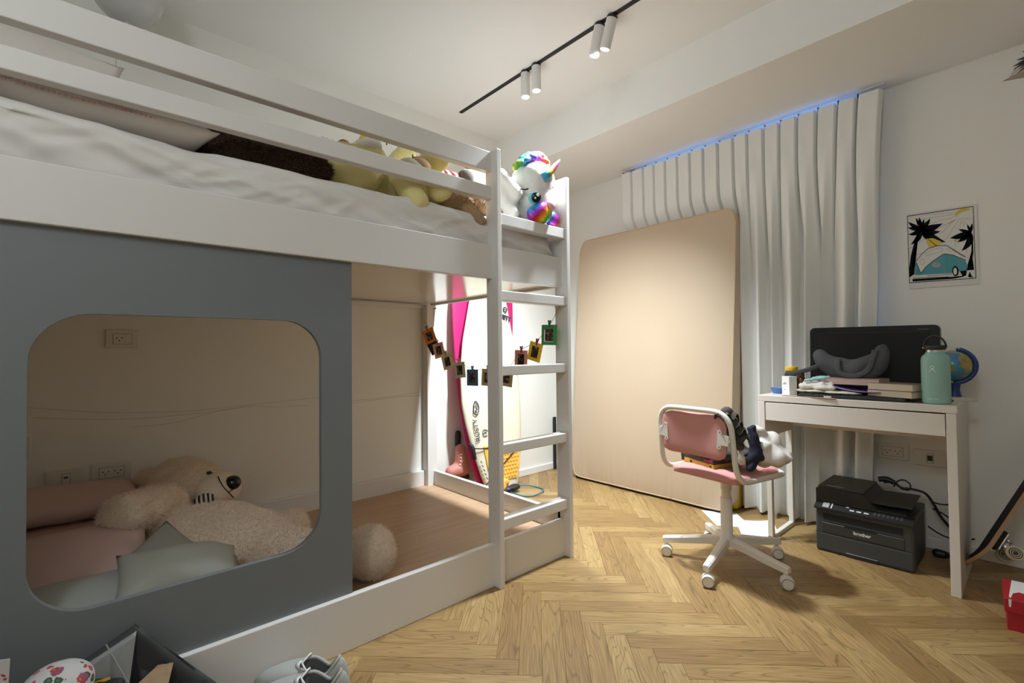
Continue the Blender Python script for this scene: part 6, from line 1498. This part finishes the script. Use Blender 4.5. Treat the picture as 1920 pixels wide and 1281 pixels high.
# floral things at the lower left edge
def floral(name, base):
    M = bpy.data.materials.new(name); M.use_nodes = True; nt = M.node_tree; b = nt.nodes['Principled BSDF']; b.inputs['Roughness'].default_value = 0.6; L = nt.links
    tc = nt.nodes.new('ShaderNodeTexCoord'); cur_ = None
    nz = nt.nodes.new('ShaderNodeTexNoise'); nz.inputs['Scale'].default_value = 90; L.new(tc.outputs['Object'], nz.inputs['Vector'])
    wob = nt.nodes.new('ShaderNodeVectorMath'); wob.operation = 'SCALE'; wob.inputs['Scale'].default_value = 0.010; L.new(nz.outputs['Color'], wob.inputs[0])
    add = nt.nodes.new('ShaderNodeVectorMath'); L.new(tc.outputs['Object'], add.inputs[0]); L.new(wob.outputs[0], add.inputs[1])
    prev = base
    for k, (sc, th, c1, c2) in enumerate(((36, 0.27, (0.04, 0.075, 0.045), (0.10, 0.14, 0.07)), (25, 0.33, (0.26, 0.075, 0.13), (0.15, 0.03, 0.07)), (40, 0.24, (0.46, 0.03, 0.05), (0.42, 0.22, 0.04)))):
        off = nt.nodes.new('ShaderNodeVectorMath'); off.inputs[1].default_value = (k * 0.37, k * 0.71, k * 0.13); L.new(add.outputs[0], off.inputs[0])
        vo = nt.nodes.new('ShaderNodeTexVoronoi'); vo.inputs['Scale'].default_value = sc; vo.inputs['Randomness'].default_value = 0.9; L.new(off.outputs[0], vo.inputs['Vector'])
        lt = nt.nodes.new('ShaderNodeMath'); lt.operation = 'LESS_THAN'; lt.inputs[1].default_value = th; L.new(vo.outputs['Distance'], lt.inputs[0])
        pick = nt.nodes.new('ShaderNodeMix'); pick.data_type = 'RGBA'; pick.inputs[6].default_value = (*c1, 1); pick.inputs[7].default_value = (*c2, 1)
        ps = nt.nodes.new('ShaderNodeMath'); ps.operation = 'LESS_THAN'; ps.inputs[1].default_value = th * 0.42; L.new(vo.outputs['Distance'], ps.inputs[0]); L.new(ps.outputs[0], pick.inputs[0])
        mx = nt.nodes.new('ShaderNodeMix'); mx.data_type = 'RGBA'; L.new(lt.outputs[0], mx.inputs[0]); L.new(pick.outputs[2], mx.inputs[7])
        if isinstance(prev, tuple): mx.inputs[6].default_value = (*prev, 1)
        else: L.new(prev, mx.inputs[6])
        prev = mx.outputs[2]
    L.new(prev, b.inputs['Base Color']); return M
M_flor = floral('floral_print', (0.52, 0.51, 0.51))
FB = thing('floral_backpack', 'rounded white backpack printed with red and mauve flowers at the bottom left', 'backpack', (-1.385, -0.034, 0), (0, 0, R(10)))
bm = BM(); prof = []
for k in range(9):
    t = k / 8; ell(bm, (0, 0, 0.05 + 0.250 * t), (0.060, 0.066 - 0.004 * t * t, 0.045), seg=24, rings=12)
b = solid_from(bm, 0.008, 4, bump=0.004, bs=10); b.transform(ROOTM[FB.name])
for v in b.verts: v.co.z = max(0.001, v.co.z)
obj('backpack_body', b, M_flor, FB, True)
GB = thing('gift_bag', 'small floral paper bag with a tan side at the far bottom left corner', 'bag', (-1.415, -0.158, 0), (0, 0, 0))
bm = sheet([(0.05, -0.10, 0.0), (0.05, 0.045, 0.0), (0.05, 0.060, 0.395), (0.045, -0.10, 0.43)], 4, 8, 0.003); obj('bag_front', bm, M_flor, GB, local=True)
bm = sheet([(-0.05, 0.045, 0.0), (0.05, 0.045, 0.0), (0.05, 0.060, 0.392), (-0.05, 0.045, 0.33)], 4, 8, 0.003, fn=wv(0.006, 3)); obj('bag_side', bm, mat('kraft_side', (0.22, 0.165, 0.09), 0.7), GB, local=True)
bm = sheet([(-0.05, -0.10, 0.0), (-0.05, 0.045, 0.0), (-0.05, 0.045, 0.33), (-0.05, -0.10, 0.40)], 4, 8, 0.003); obj('bag_back', bm, M_flor, GB, local=True)

# white balloon resting under the ceiling over the bunk
M_bal = mat('balloon_white', (0.60, 0.60, 0.60), 0.25)
M_bal.node_tree.nodes['Principled BSDF'].inputs['Transmission Weight'].default_value = 0.15
BL = thing('balloon', 'white balloon floating against the ceiling above the upper bunk', 'balloon', (-2.45, 0.130, 2.32))
bm = BM(); prof = [(0.004, 0.0), (0.010, 0.004), (0.006, 0.012)] + [(0.128 * math.sin(a) * (0.92 + 0.08 * (a / math.pi)) + 0.002, 0.150 - 0.138 * math.cos(a)) for a in [R(8 + 164 * k / 22) for k in range(23)]]; prof[-1] = (0.003, prof[-1][1])
lathe(bm, prof, 0, 0, 36); obj('balloon_skin', bm, M_bal, BL, True, local=True)
bm = BM()
for a, z in ((-0.30, 0.075), (-0.22, 0.088), (-0.13, 0.085)):
    rr_ = 0.128 * math.sqrt(max(0, 1 - ((z - 0.150) / 0.138) ** 2)) ; ell(bm, (rr_ * math.cos(a + 0.02), rr_ * math.sin(a), z), (0.004, 0.014, 0.009), (0, 0, a))
obj('printed_mark', bm, mat('mark_slate', (0.16, 0.16, 0.20), 0.4), BL, True, local=True)
bm = BM(); tube(bm, smooth_path([(0, 0, 0.002), (0.01, -0.015, -0.06), (0.0, -0.03, -0.13), (0.005, -0.033, -0.22)], 5), 0.0011, 5); obj('ribbon', bm, mat('ribbon_grey', (0.35, 0.34, 0.31), 0.6), BL, True, local=True)
